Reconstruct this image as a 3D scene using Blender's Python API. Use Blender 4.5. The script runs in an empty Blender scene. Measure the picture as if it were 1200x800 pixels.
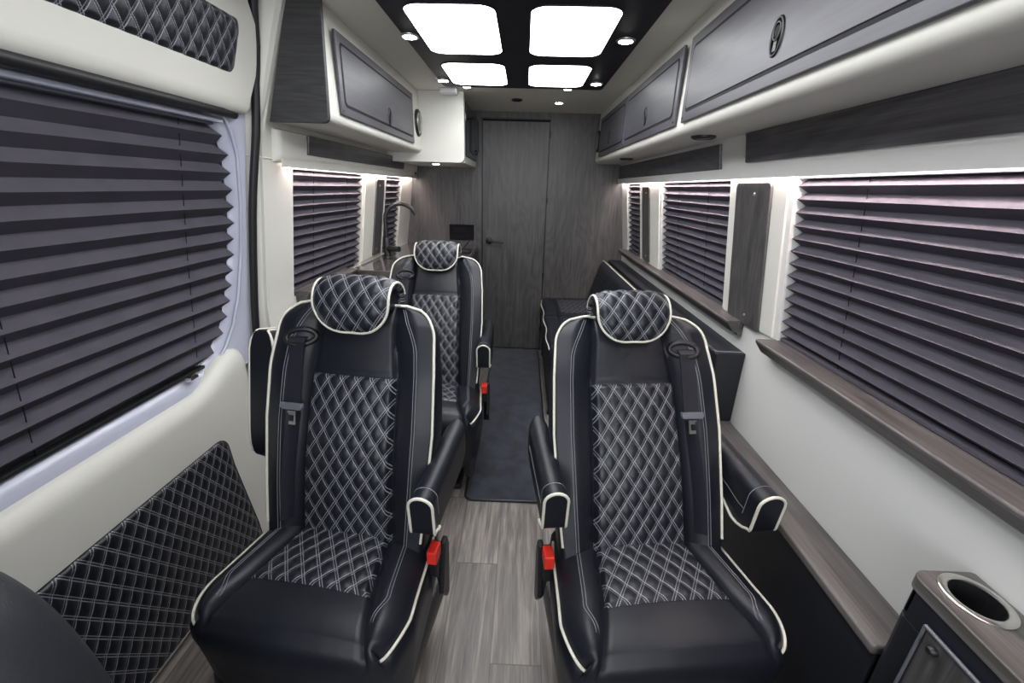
import bpy, math, random
import numpy as np
from mathutils import Vector, Matrix
random.seed(4)
scn = bpy.context.scene
COL = scn.collection
PI = math.pi
def sstep(a, b, x):
    t = min(1, max(0, (x-a)/(b-a))); return t*t*(3-2*t)
def lerp(a, b, t): return a+(b-a)*t
def interp(x, pts):
    """piecewise linear through (x, y) pairs with rising x"""
    return float(np.interp(x, [p[0] for p in pts], [p[1] for p in pts]))

# ------------------------------------------------------------------ materials
def new_mat(name):
    m = bpy.data.materials.new(name); m.use_nodes = True
    nt = m.node_tree; b = nt.nodes['Principled BSDF']
    return m, nt, b
def N(nt, typ, **kw):
    n = nt.nodes.new(typ)
    for k, v in kw.items(): setattr(n, k, v)
    return n
def math_n(nt, op, a, b=None, c=None):
    n = nt.nodes.new('ShaderNodeMath'); n.operation = op
    for i, v in enumerate((a, b, c)):
        if v is None: continue
        if isinstance(v, (int, float)): n.inputs[i].default_value = v
        else: nt.links.new(v, n.inputs[i])
    return n.outputs[0]
def plain(name, col, rough=.5, metal=0, bump=0, bscale=300, spec=.5, coat=0, var=0):
    m, nt, b = new_mat(name)
    b.inputs['Base Color'].default_value = (*col, 1)
    b.inputs['Roughness'].default_value = rough
    b.inputs['Metallic'].default_value = metal
    b.inputs['Specular IOR Level'].default_value = spec
    b.inputs['Coat Weight'].default_value = coat
    tc = N(nt, 'ShaderNodeTexCoord')
    if bump:
        n = N(nt, 'ShaderNodeTexNoise'); n.inputs['Scale'].default_value = bscale; n.inputs['Detail'].default_value = 2
        nt.links.new(tc.outputs['Object'], n.inputs['Vector'])
        bp = N(nt, 'ShaderNodeBump'); bp.inputs['Strength'].default_value = bump; bp.inputs['Distance'].default_value = .001
        nt.links.new(n.outputs['Fac'], bp.inputs['Height']); nt.links.new(bp.outputs['Normal'], b.inputs['Normal'])
    if var:
        n2 = N(nt, 'ShaderNodeTexNoise'); n2.inputs['Scale'].default_value = 14; n2.inputs['Detail'].default_value = 4
        nt.links.new(tc.outputs['Object'], n2.inputs['Vector'])
        r = N(nt, 'ShaderNodeValToRGB')
        r.color_ramp.elements[0].position = .3; r.color_ramp.elements[1].position = .7
        r.color_ramp.elements[0].color = (*[c*(1-var) for c in col], 1); r.color_ramp.elements[1].color = (*[min(1, c*(1+var)) for c in col], 1)
        nt.links.new(n2.outputs['Fac'], r.inputs['Fac']); nt.links.new(r.outputs['Color'], b.inputs['Base Color'])
    return m
def leather(name, col=(.0095, .0112, .0170), rough=.40):
    m, nt, b = new_mat(name)
    b.inputs['Base Color'].default_value = (*col, 1); b.inputs['Roughness'].default_value = rough
    b.inputs['Specular IOR Level'].default_value = .40
    tc = N(nt, 'ShaderNodeTexCoord')
    v = N(nt, 'ShaderNodeTexVoronoi'); v.inputs['Scale'].default_value = 520
    w = N(nt, 'ShaderNodeTexNoise'); w.inputs['Scale'].default_value = 9; w.inputs['Detail'].default_value = 3
    nt.links.new(tc.outputs['Object'], v.inputs['Vector']); nt.links.new(tc.outputs['Object'], w.inputs['Vector'])
    bp = N(nt, 'ShaderNodeBump'); bp.inputs['Strength'].default_value = .22; bp.inputs['Distance'].default_value = .0006
    b2 = N(nt, 'ShaderNodeBump'); b2.inputs['Strength'].default_value = .35; b2.inputs['Distance'].default_value = .006
    nt.links.new(v.outputs['Distance'], bp.inputs['Height']); nt.links.new(w.outputs['Fac'], b2.inputs['Height'])
    nt.links.new(b2.outputs['Normal'], bp.inputs['Normal']); nt.links.new(bp.outputs['Normal'], b.inputs['Normal'])
    return m
QW, QH = .0415, .064          # one quilting diamond, width and height in metres
def quilt(name, base=(.0095, .0112, .0170), thread=(.27, .28, .31), rough=.38, w=QW, h=QH, gap=.078, half=.023, dash=True):
    """diamond quilting: double rows of light thread laid out in metres on the UV map"""
    m, nt, b = new_mat(name)
    uv = N(nt, 'ShaderNodeUVMap'); uv.uv_map = 'UVMap'
    s = N(nt, 'ShaderNodeSeparateXYZ'); nt.links.new(uv.outputs['UV'], s.inputs[0])
    u, v = s.outputs['X'], s.outputs['Y']
    un, vn = math_n(nt, 'DIVIDE', u, w), math_n(nt, 'DIVIDE', v, h)
    lines = []
    for op in ('ADD', 'SUBTRACT'):
        a = math_n(nt, op, un, vn)
        f = math_n(nt, 'ABSOLUTE', math_n(nt, 'SUBTRACT', math_n(nt, 'FRACT', math_n(nt, 'ADD', a, .5)), .5))  # distance to a seam
        l = math_n(nt, 'LESS_THAN', math_n(nt, 'ABSOLUTE', math_n(nt, 'SUBTRACT', f, gap)), half)
        if dash:
            other = math_n(nt, 'SUBTRACT' if op == 'ADD' else 'ADD', un, vn)
            dd = math_n(nt, 'LESS_THAN', math_n(nt, 'FRACT', math_n(nt, 'MULTIPLY', other, 9.0)), .80)
            l = math_n(nt, 'MULTIPLY', l, dd)
        lines.append(l)
    mask = math_n(nt, 'MAXIMUM', *lines)
    mix = N(nt, 'ShaderNodeMix'); mix.data_type = 'RGBA'
    mix.inputs['A'].default_value = (*base, 1); mix.inputs['B'].default_value = (*thread, 1)
    nt.links.new(mask, mix.inputs['Factor']); nt.links.new(mix.outputs['Result'], b.inputs['Base Color'])
    b.inputs['Roughness'].default_value = rough
    tc = N(nt, 'ShaderNodeTexCoord'); vo = N(nt, 'ShaderNodeTexVoronoi'); vo.inputs['Scale'].default_value = 620
    nt.links.new(tc.outputs['Object'], vo.inputs['Vector'])
    bp = N(nt, 'ShaderNodeBump'); bp.inputs['Strength'].default_value = .2; bp.inputs['Distance'].default_value = .0006
    nt.links.new(vo.outputs['Distance'], bp.inputs['Height']); nt.links.new(bp.outputs['Normal'], b.inputs['Normal'])
    return m
def wood(name, dark, light, axis='Y', rough=.42, scale=1.0, contrast=1.0, cathedral=.5):
    m, nt, b = new_mat(name)
    tc = N(nt, 'ShaderNodeTexCoord')
    mp = N(nt, 'ShaderNodeMapping')
    long_, across = 1.6*scale, 26*scale
    sc = {'X': (long_, across, across), 'Y': (across, long_, across), 'Z': (across, across, long_)}[axis]
    mp.inputs['Scale'].default_value = sc
    nt.links.new(tc.outputs['Object'], mp.inputs['Vector'])
    n1 = N(nt, 'ShaderNodeTexNoise'); n1.inputs['Scale'].default_value = 1.0; n1.inputs['Detail'].default_value = 3; n1.inputs['Distortion'].default_value = 1.3*cathedral
    nt.links.new(mp.outputs[0], n1.inputs['Vector'])
    # growth rings out of the slow noise
    mp2 = N(nt, 'ShaderNodeMapping'); sc2 = [c*(.16 if c == across else .55) for c in sc]; mp2.inputs['Scale'].default_value = sc2
    nt.links.new(tc.outputs['Object'], mp2.inputs['Vector'])
    n0 = N(nt, 'ShaderNodeTexNoise'); n0.inputs['Scale'].default_value = 1.0; n0.inputs['Detail'].default_value = 1
    nt.links.new(mp2.outputs[0], n0.inputs['Vector'])
    rings = math_n(nt, 'SINE', math_n(nt, 'MULTIPLY', n0.outputs['Fac'], 90.0))
    mp3 = N(nt, 'ShaderNodeMapping'); sc3 = [c*(7 if c == across else 3) for c in sc]; mp3.inputs['Scale'].default_value = sc3
    nt.links.new(tc.outputs['Object'], mp3.inputs['Vector'])
    n3 = N(nt, 'ShaderNodeTexNoise'); n3.inputs['Scale'].default_value = 1.0; n3.inputs['Detail'].default_value = 2
    nt.links.new(mp3.outputs[0], n3.inputs['Vector'])
    f = math_n(nt, 'ADD', math_n(nt, 'MULTIPLY', n1.outputs['Fac'], .6), math_n(nt, 'MULTIPLY', rings, .07*cathedral))
    f = math_n(nt, 'ADD', f, math_n(nt, 'MULTIPLY', n3.outputs['Fac'], .42))
    r = N(nt, 'ShaderNodeValToRGB')
    r.color_ramp.elements[0].position = .5-.17/contrast; r.color_ramp.elements[1].position = .5+.17/contrast
    r.color_ramp.elements[0].color = (*dark, 1); r.color_ramp.elements[1].color = (*light, 1)
    nt.links.new(f, r.inputs['Fac']); nt.links.new(r.outputs['Color'], b.inputs['Base Color'])
    b.inputs['Roughness'].default_value = rough
    bp = N(nt, 'ShaderNodeBump'); bp.inputs['Strength'].default_value = .25; bp.inputs['Distance'].default_value = .0008
    nt.links.new(f, bp.inputs['Height']); nt.links.new(bp.outputs['Normal'], b.inputs['Normal'])
    return m
def plank_floor():
    m, nt, b = new_mat('vinyl_plank')
    tc = N(nt, 'ShaderNodeTexCoord'); s = N(nt, 'ShaderNodeSeparateXYZ'); nt.links.new(tc.outputs['Object'], s.inputs[0])
    x = math_n(nt, 'ADD', s.outputs['X'], .055); y = math_n(nt, 'SUBTRACT', s.outputs['Y'], .835)
    W, L = .152, .92
    row = math_n(nt, 'FLOOR', math_n(nt, 'DIVIDE', x, W))
    off = math_n(nt, 'MULTIPLY', math_n(nt, 'FRACT', math_n(nt, 'MULTIPLY', row, .381)), L)
    yy = math_n(nt, 'ADD', y, off)
    col = math_n(nt, 'FLOOR', math_n(nt, 'DIVIDE', yy, L))
    fx = math_n(nt, 'ABSOLUTE', math_n(nt, 'SUBTRACT', math_n(nt, 'FRACT', math_n(nt, 'ADD', math_n(nt, 'DIVIDE', x, W), .5)), .5))
    fy = math_n(nt, 'ABSOLUTE', math_n(nt, 'SUBTRACT', math_n(nt, 'FRACT', math_n(nt, 'ADD', math_n(nt, 'DIVIDE', yy, L), .5)), .5))
    seam = math_n(nt, 'MAXIMUM', math_n(nt, 'LESS_THAN', fx, .0085), math_n(nt, 'LESS_THAN', fy, .0018))
    cid = N(nt, 'ShaderNodeCombineXYZ'); nt.links.new(row, cid.inputs[0]); nt.links.new(col, cid.inputs[1])
    wn = N(nt, 'ShaderNodeTexWhiteNoise'); wn.noise_dimensions = '3D'; nt.links.new(cid.outputs[0], wn.inputs['Vector'])
    vadd = N(nt, 'ShaderNodeCombineXYZ')
    nt.links.new(math_n(nt, 'ADD', math_n(nt, 'MULTIPLY', x, 34), math_n(nt, 'MULTIPLY', row, 7.3)), vadd.inputs[0])
    nt.links.new(math_n(nt, 'ADD', math_n(nt, 'MULTIPLY', y, 2.6), math_n(nt, 'MULTIPLY', wn.outputs['Value'], 20)), vadd.inputs[1])
    n1 = N(nt, 'ShaderNodeTexNoise'); n1.inputs['Scale'].default_value = 1; n1.inputs['Detail'].default_value = 5; n1.inputs['Distortion'].default_value = .9
    nt.links.new(vadd.outputs[0], n1.inputs['Vector'])
    mul = N(nt, 'ShaderNodeVectorMath'); mul.operation = 'MULTIPLY'; mul.inputs[1].default_value = (5, 4, 1); nt.links.new(vadd.outputs[0], mul.inputs[0])
    n2 = N(nt, 'ShaderNodeTexNoise'); n2.inputs['Scale'].default_value = 1; n2.inputs['Detail'].default_value = 3
    nt.links.new(mul.outputs[0], n2.inputs['Vector'])
    f = math_n(nt, 'ADD', math_n(nt, 'MULTIPLY', n1.outputs['Fac'], .62), math_n(nt, 'MULTIPLY', n2.outputs['Fac'], .3))
    f = math_n(nt, 'ADD', f, math_n(nt, 'MULTIPLY', wn.outputs['Value'], .14))
    r = N(nt, 'ShaderNodeValToRGB'); cr = r.color_ramp
    cr.elements[0].position = .34; cr.elements[0].color = (.070, .062, .058, 1)
    cr.elements[1].position = .72; cr.elements[1].color = (.33, .295, .26, 1)
    e = cr.elements.new(.52); e.color = (.150, .137, .128, 1)
    nt.links.new(f, r.inputs['Fac'])
    mix = N(nt, 'ShaderNodeMix'); mix.data_type = 'RGBA'; mix.inputs['B'].default_value = (.05, .047, .047, 1)
    nt.links.new(r.outputs['Color'], mix.inputs['A']); nt.links.new(math_n(nt, 'MULTIPLY', seam, .75), mix.inputs['Factor'])
    nt.links.new(mix.outputs['Result'], b.inputs['Base Color']); b.inputs['Roughness'].default_value = .45
    return m
def emit(name, col, strength):
    m, nt, b = new_mat(name)
    b.inputs['Base Color'].default_value = (.8, .8, .8, 1)
    b.inputs['Emission Color'].default_value = (*col, 1); b.inputs['Emission Strength'].default_value = strength
    return m
def carpet(name, a, c):
    m, nt, b = new_mat(name)
    tc = N(nt, 'ShaderNodeTexCoord')
    n = N(nt, 'ShaderNodeTexNoise'); n.inputs['Scale'].default_value = 11; n.inputs['Detail'].default_value = 5; n.inputs['Roughness'].default_value = .6
    f = N(nt, 'ShaderNodeTexNoise'); f.inputs['Scale'].default_value = 420; f.inputs['Detail'].default_value = 2
    nt.links.new(tc.outputs['Object'], n.inputs['Vector']); nt.links.new(tc.outputs['Object'], f.inputs['Vector'])
    r = N(nt, 'ShaderNodeValToRGB'); r.color_ramp.elements[0].position = .40; r.color_ramp.elements[1].position = .60
    r.color_ramp.elements[0].color = (*a, 1); r.color_ramp.elements[1].color = (*c, 1)
    nt.links.new(math_n(nt, 'ADD', math_n(nt, 'MULTIPLY', n.outputs['Fac'], .7), math_n(nt, 'MULTIPLY', f.outputs['Fac'], .3)), r.inputs['Fac'])
    nt.links.new(r.outputs['Color'], b.inputs['Base Color']); b.inputs['Roughness'].default_value = .95
    b.inputs['Sheen Weight'].default_value = .3
    bp = N(nt, 'ShaderNodeBump'); bp.inputs['Strength'].default_value = .6; bp.inputs['Distance'].default_value = .003
    nt.links.new(f.outputs['Fac'], bp.inputs['Height']); nt.links.new(bp.outputs['Normal'], b.inputs['Normal'])
    return m

M = dict(
    leather=leather('black_leather'),
    leather2=leather('black_vinyl', (.014, .015, .020), .45),
    quilt=quilt('quilted_leather'),
    quiltdoor=quilt('quilted_door_leather', w=.041, h=.062, half=.026),
    quilthead=quilt('quilted_headrest_leather', w=.044, h=.062, gap=.075, half=.024),
    thread=plain('grey_thread', (.24, .25, .28), .8),
    piping=plain('cream_piping', (.72, .70, .60), .45),
    belt=plain('seat_belt_webbing', (.011, .012, .02), .55, bump=.6, bscale=500),
    bplastic=plain('black_plastic', (.012, .012, .014), .4),
    gplastic=plain('grey_plastic', (.13, .135, .16), .38),
    red=plain('red_plastic', (.75, .03, .02), .35),
    steel=plain('brushed_steel', (.62, .61, .58), .28, metal=1),
    white=plain('cream_upholstery', (.70, .69, .635), .5, bump=.15, bscale=240),
    whitewall=plain('white_wall_panel', (.68, .68, .655), .42, bump=.1, bscale=200),
    headliner=plain('beige_headliner', (.78, .755, .67), .8, bump=.3, bscale=500),
    doormetal=plain('pale_lilac_painted_metal', (.52, .53, .64), .25, coat=.4),
    rubber=plain('black_rubber', (.012, .012, .014), .5),
    blind=plain('pleated_blind_fabric', (.066, .060, .078), .85, bump=.5, bscale=700, var=.12),
    woodH=wood('dark_wood_grain_lengthwise', (.030, .028, .033), (.115, .108, .120), 'Y', .38),
    woodX=wood('dark_wood_grain_crosswise', (.024, .024, .025), (.050, .050, .052), 'X', .5, cathedral=1.2, scale=2.4, contrast=.8),
    woodD=wood('grey_wood_laminate_door', (.044, .043, .052), (.072, .070, .084), 'Y', .4, cathedral=.9, contrast=.7),
    woodV=wood('dark_wood_grain_upright', (.038, .036, .037), (.105, .100, .100), 'Z', .42, cathedral=.7, scale=1.5, contrast=.9),
    woodS=wood('dark_wood_sill', (.036, .032, .033), (.135, .122, .122), 'Y', .4),
    woodL=wood('weathered_wood_ledge', (.052, .046, .044), (.155, .142, .137), 'Y', .38),
    counter=plain('dark_stone_countertop', (.075, .066, .066), .12, coat=.5, var=.25),
    gloss=plain('black_gloss_panel', (.018, .015, .022), .5, spec=.25),
    darkglass=plain('dark_glass', (.010, .012, .022), .07),
    carpet=carpet('navy_carpet', (.005, .006, .012), (.026, .031, .052)),
    black=plain('matt_black', (.004, .004, .006), .6, spec=.2),
    floor=plank_floor(),
    grey=plain('grey_vinyl', (.026, .028, .034), .5, bump=.5, bscale=350),
    diffuser=emit('ceiling_light_diffuser', (.96, .97, 1.0), 8.0),
    spot=emit('spotlight_lens', (.95, 1.0, .93), 40.0),
    led=emit('led_strip', (1.0, .84, .80), 85.0),
)

# ------------------------------------------------------------------ mesh helpers
class MB:
    def __init__(s): s.v = []; s.f = []; s.uv = {}
    def add(s, vs, fs):
        o = len(s.v); s.v += [tuple(map(float, p)) for p in vs]; s.f += [tuple(i+o for i in f) for f in fs]; return o
    def box(s, x0, x1, y0, y1, z0, z1):
        s.add([(x0,y0,z0),(x1,y0,z0),(x1,y1,z0),(x0,y1,z0),(x0,y0,z1),(x1,y0,z1),(x1,y1,z1),(x0,y1,z1)],
              [(0,3,2,1),(4,5,6,7),(0,1,5,4),(1,2,6,5),(2,3,7,6),(3,0,4,7)]); return s
    def grid(s, fn, nu, nv, uvfn=None, flip=False):
        o = len(s.v)
        for j in range(nv):
            for i in range(nu):
                u, v = i/(nu-1), j/(nv-1); s.v.append(tuple(map(float, fn(u, v))))
                if uvfn: s.uv[len(s.v)-1] = uvfn(u, v)
        for j in range(nv-1):
            for i in range(nu-1):
                a = o+j*nu+i; q = (a, a+1, a+nu+1, a+nu)
                s.f.append(q[::-1] if flip else q)
        return o
    def pillow(s, F, B, nu, nv, rim=4, bulge=.4, uvfn=None):
        """closed shell: front sheet F(u,v), back sheet B(u,v), rounded rim between"""
        of = s.grid(F, nu, nv, uvfn); ob = s.grid(B, nu, nv, uvfn, flip=True)
        loop = [(i, 0) for i in range(nu)]+[(nu-1, j) for j in range(1, nv)]+[(i, nv-1) for i in range(nu-2, -1, -1)]+[(0, j) for j in range(nv-2, 0, -1)]
        inner = {(0, 0)}
        rings = [[of+j*nu+i for i, j in loop]]
        V = s.v
        for k in range(1, rim):
            a = k/rim*PI; row = []
            for (i, j) in loop:
                p = Vector(V[of+j*nu+i]); q = Vector(V[ob+j*nu+i])
                ii = min(max(i, 1), nu-2); jj = min(max(j, 1), nv-2)
                n = p-Vector(V[of+jj*nu+ii]); d = q-p
                if d.length > 1e-9: n = n-d*(n.dot(d)/d.dot(d))
                n = n.normalized() if n.length > 1e-7 else Vector((0, 0, 0))
                t = (1-math.cos(a))/2
                V.append(tuple(p.lerp(q, t)+n*math.sin(a)*d.length*.5*bulge)); row.append(len(V)-1)
                if uvfn: s.uv[len(V)-1] = uvfn(i/(nu-1), j/(nv-1))
            rings.append(row)
        rings.append([ob+j*nu+i for i, j in loop])
        L = len(loop)
        for a, b in zip(rings, rings[1:]):
            for i in range(L):
                s.f.append((a[(i+1) % L], a[i], b[i], b[(i+1) % L]))
        return s
    def tube(s, pts, r, n=8, closed=False, flat=None):
        pts = [Vector(p) for p in pts]; K = len(pts); rings = []
        up = None
        for k, p in enumerate(pts):
            if closed: t = pts[(k+1) % K]-pts[k-1]
            else: t = pts[min(k+1, K-1)]-pts[max(k-1, 0)]
            t = t.normalized() if t.length > 1e-9 else Vector((0, 0, 1))
            if up is None: up = t.orthogonal().normalized()
            up = (up-t*up.dot(t)); up = up.normalized() if up.length > 1e-6 else t.orthogonal().normalized()
            b = t.cross(up); rr = r[k] if isinstance(r, (list, tuple)) else r
            o = len(s.v)
            for i in range(n):
                a = 2*PI*i/n; s.v.append(tuple(p+up*math.cos(a)*rr+b*math.sin(a)*rr))
            rings.append(o)
        for k in range(K if closed else K-1):
            a, b = rings[k], rings[(k+1) % K]
            for i in range(n): s.f.append((a+i, a+(i+1) % n, b+(i+1) % n, b+i))
        if not closed:
            s.f.append(tuple(rings[0]+i for i in range(n))[::-1]); s.f.append(tuple(rings[-1]+i for i in range(n)))
        return s
    def lathe(s, prof, c, axis='Z', n=32, sy=1.0):
        """prof = (radius, height) pairs; closed with caps where radius > 0"""
        o = len(s.v); c = Vector(c)
        for (r, h) in prof:
            for i in range(n):
                a = 2*PI*i/n; x, y = r*math.cos(a), r*math.sin(a)*sy
                d = {'Z': (x, y, h), 'X': (h, x, y), 'Y': (y, h, x)}[axis]
                s.v.append(tuple(c+Vector(d)))
        for k in range(len(prof)-1):
            for i in range(n):
                a = o+k*n+i; b = o+k*n+(i+1) % n; s.f.append((a, b, b+n, a+n))
        s.f.append(tuple(o+i for i in range(n))[::-1]); s.f.append(tuple(o+(len(prof)-1)*n+i for i in range(n)))
        return s
    def prism(s, poly, fn0, fn1):
        """polygon poly of 2D points; fn0/fn1 map a 2D point to the two end faces"""
        n = len(poly); o = len(s.v)
        s.v += [tuple(map(float, fn0(p))) for p in poly]+[tuple(map(float, fn1(p))) for p in poly]
        s.f.append(tuple(o+i for i in range(n))[::-1]); s.f.append(tuple(o+n+i for i in range(n)))
        for i in range(n): s.f.append((o+i, o+(i+1) % n, o+n+(i+1) % n, o+n+i))
        return s
def rrect(x0, x1, y0, y1, r, n=6, skew=0):
    out = []
    for cx, cy, a0 in ((x1-r, y0+r, -90), (x1-r, y1-r, 0), (x0+r, y1-r, 90), (x0+r, y0+r, 180)):
        for k in range(n+1):
            a = math.radians(a0+90*k/n); out.append((cx+r*math.cos(a), cy+r*math.sin(a)))
    return out
def obj(name, mb, mat, parent=None, smooth=True, bevel=0, xf=None, solid=0, recalc=True, seg=2):
    vs = mb.v
    if xf is not None: vs = [tuple(xf @ Vector(p)) for p in vs]
    off = Vector((0, 0, 0))
    if parent is not None and parent.get('_world'): 
        b = root_loc(parent); vs = [tuple(Vector(p)-b) for p in vs]
    me = bpy.data.meshes.new(name); me.from_pydata(vs, [], mb.f)
    if mb.uv:
        ul = me.uv_layers.new(name='UVMap')
        for lp in me.loops: ul.data[lp.index].uv = mb.uv.get(lp.vertex_index, (0, 0))
    me.validate()
    if recalc:
        import bmesh
        bm = bmesh.new(); bm.from_mesh(me)
        bmesh.ops.recalc_face_normals(bm, faces=bm.faces); bm.to_mesh(me); bm.free()
    for p in me.polygons: p.use_smooth = smooth
    me.materials.append(mat if not isinstance(mat, str) else M[mat])
    o = bpy.data.objects.new(name, me); COL.objects.link(o)
    if parent is not None:
        o.parent = parent
        if parent.get('_world'): o['_world'] = 1
    if solid:
        md = o.modifiers.new('solid', 'SOLIDIFY'); md.thickness = solid; md.offset = 0
    if bevel:
        md = o.modifiers.new('bevel', 'BEVEL'); md.width = bevel; md.segments = seg; md.limit_method = 'ANGLE'; md.angle_limit = math.radians(40)
        md.harden_normals = False
    if smooth: me.set_sharp_from_angle(angle=math.radians(50))
    return o
def root_loc(o):
    while o.parent is not None: o = o.parent
    return Vector(o.location)
def thing(name, label, cat, loc=(0, 0, 0), rotz=0, group=None, world=True):
    o = bpy.data.objects.new(name, None); COL.objects.link(o); o.empty_display_size = .05
    o.location = loc; o.rotation_euler = (0, 0, rotz); o['label'] = label; o['category'] = cat
    if group: o['group'] = group
    if world: o['_world'] = 1
    return o
def tag(o, label, cat, group=None):
    o['label'] = label; o['category'] = cat
    if group: o['group'] = group
    return o
def struct(name, mb, mat, **kw):
    o = obj(name, mb, mat, **kw)
    if o.parent is None: o['kind'] = 'structure'
    return o

# ------------------------------------------------------------------ the van shell
CEIL = 1.845; YB = 3.42; YF = -1.30
XR = [(0, .80), (.9, .797), (1.37, .735), (1.5, .712), (1.85, .60)]
XL = [(0, -.945), (.9, -.930), (1.37, -.862), (1.5, -.842), (1.83, -.72), (1.87, -.70)]
XD = [(0, -1.0), (.5, -1.0), (.75, -.99), (.9, -.972), (1.08, -.943), (1.36, -.893), (1.48, -.872), (1.62, -.852), (1.81, -.805), (1.86, -.79)]
xr = lambda z: interp(z, XR)
xl = lambda z: interp(z, XL)
xd = lambda z: interp(z, XD)

b = MB().box(-1.06, .95, YF, YB+.1, -.06, 0); struct('floor', b, 'floor', smooth=False)
b = MB().box(-1.06, .95, YF, YB+.1, CEIL, CEIL+.05); struct('ceiling', b, 'headliner', smooth=False)

def wall_strip(b, xf, y0, y1, z0, z1, off=0., th=.05, n=6):
    """a slab that follows the leaning wall profile xf between z0 and z1; off moves it inboard, th is its thickness outboard"""
    sgn = 1 if xf(.5) > 0 else -1
    zs = sorted(set([lerp(z0, z1, k/n) for k in range(n+1)]+[z for z in (.9, 1.37, 1.5) if z0 < z < z1]))
    o = len(b.v)
    for z in zs:
        x = xf(z)-sgn*off; X = x+sgn*th
        b.v += [(x, y0, z), (x, y1, z), (X, y1, z), (X, y0, z)]
    for k in range(len(zs)-1):
        a = o+4*k; c = a+4
        for i in range(4): b.f.append((a+i, a+(i+1) % 4, c+(i+1) % 4, c+i))
    b.f.append((o+3, o+2, o+1, o)); e = o+4*(len(zs)-1); b.f.append((e, e+1, e+2, e+3))

# right wall: below the sill, above the windows and the posts between them
b = MB()
wall_strip(b, xr, YF, YB, 0, .885)
wall_strip(b, xr, YF, YB, 1.385, CEIL)
for y0, y1 in ((3.24, YB), (2.43, 2.87), (1.24, 1.62), (YF, -.25)):
    wall_strip(b, xr, y0, y1, .885, 1.385)
struct('wall_right', b, 'whitewall', smooth=False)
# left wall behind the sliding door
b = MB()
wall_strip(b, xl, 1.46, YB, 0, .885)
wall_strip(b, xl, 1.46, YB, 1.385, CEIL)
for y0, y1 in ((3.12, YB), (2.39, 2.765), (1.46, 1.65)):
    wall_strip(b, xl, y0, y1, .885, 1.385)
# jamb that steps out to the sliding door
b.grid(lambda u, v: (lerp(xd(v*CEIL)-.01, xl(v*CEIL), sstep(0, 1, u)), lerp(1.425, 1.475, u), v*CEIL), 8, 16)
b.grid(lambda u, v: (lerp(xd(v*CEIL)-.06, xd(v*CEIL)-.01, u), 1.425, v*CEIL), 3, 16)
struct('wall_left', b, 'white', smooth=True)
# seam across the jamb cover
b = MB().tube([(lerp(xd(1.41)-.01, xl(1.41), sstep(0, 1, k/6))+.0015, lerp(1.425, 1.475, k/6), 1.405-.004*k/6) for k in range(7)]+[(xl(1.4)+.001, 1.56, 1.398)], .0022, 6)
struct('trim_16', b, 'headliner')
# rear wall
b = MB()
b.box(-1.0, -.333, YB, YB+.05, 0, CEIL); b.box(.176, .9, YB, YB+.05, 0, CEIL); b.box(-.333, .176, YB, YB+.05, 1.803, CEIL)
b.box(-.333, .176, YB+.045, YB+.05, 0, 1.803)
struct('wall_rear', b, 'woodV', smooth=False)
# front end of the cabin round the windscreen
b = MB(); b.box(-1.06, .95, YF-.05, YF, 0, .8); b.box(-1.06, .95, YF-.05, YF, 1.7, CEIL)
struct('wall_front', b, 'grey', smooth=False)
b = MB(); b.box(-1.06, -.98, YF, .0, 0, CEIL); struct('wall_cab', b, 'grey', smooth=False)
# windows (glass behind the blinds)
def glass(name, xf, y0, y1, z0=.885, z1=1.385):
    b = MB(); wall_strip(b, xf, y0, y1, z0, z1, off=-.042, th=.006)
    struct(name, b, 'darkglass', smooth=False)
for i, (xf, y0, y1) in enumerate(((xr, -.25, 1.24), (xr, 1.62, 2.43), (xr, 2.87, 3.24), (xl, 1.65, 2.39), (xl, 2.765, 3.12))):
    glass('window_%d' % (i+1), xf, y0, y1)

# rear partition door
dr = bpy.data.objects.new('door_1', None); COL.objects.link(dr); dr['kind'] = 'structure'; dr['_world'] = 1
b = MB().box(-.325, .170, YB+.004, YB+.04, .012, 1.785); obj('door_leaf', b, 'woodV', dr, smooth=False, bevel=.002)
b = MB().box(-.333, .176, YB+.015, YB+.043, 1.785, 1.803); obj('door_gap', b, 'black', dr, smooth=False)
b = MB(); b.box(-.3335, -.3265, YB-.0015, YB+.043, 0, 1.803); b.box(.1715, .178, YB-.0015, YB+.043, 0, 1.803); b.box(-.3335, .178, YB-.0015, YB+.01, 1.797, 1.806)
obj('door_edging', b, 'bplastic', dr, smooth=False)
b = MB(); b.lathe([(.026, 0), (.026, -.008), (.022, -.012), (.011, -.014), (.011, -.045), (.008, -.05)], (-.272, YB+.004, .925), 'Y', 24)
b.tube([(-.272, YB-.040, .925), (-.25, YB-.045, .925), (-.20, YB-.045, .922), (-.155, YB-.043, .920)], [.009, .009, .008, .007], 10)
hd = obj('door_handle', b, 'bplastic', dr)
for z in (1.70, 1.24, .66, .2):
    b = MB(); b.box(.166, .184, YB-.005, YB+.004, z-.02, z+.02); b.tube([(.175, YB-.006, z-.022), (.175, YB-.006, z+.022)], .004, 8)
    obj('hinge', b, 'bplastic', dr)

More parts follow.
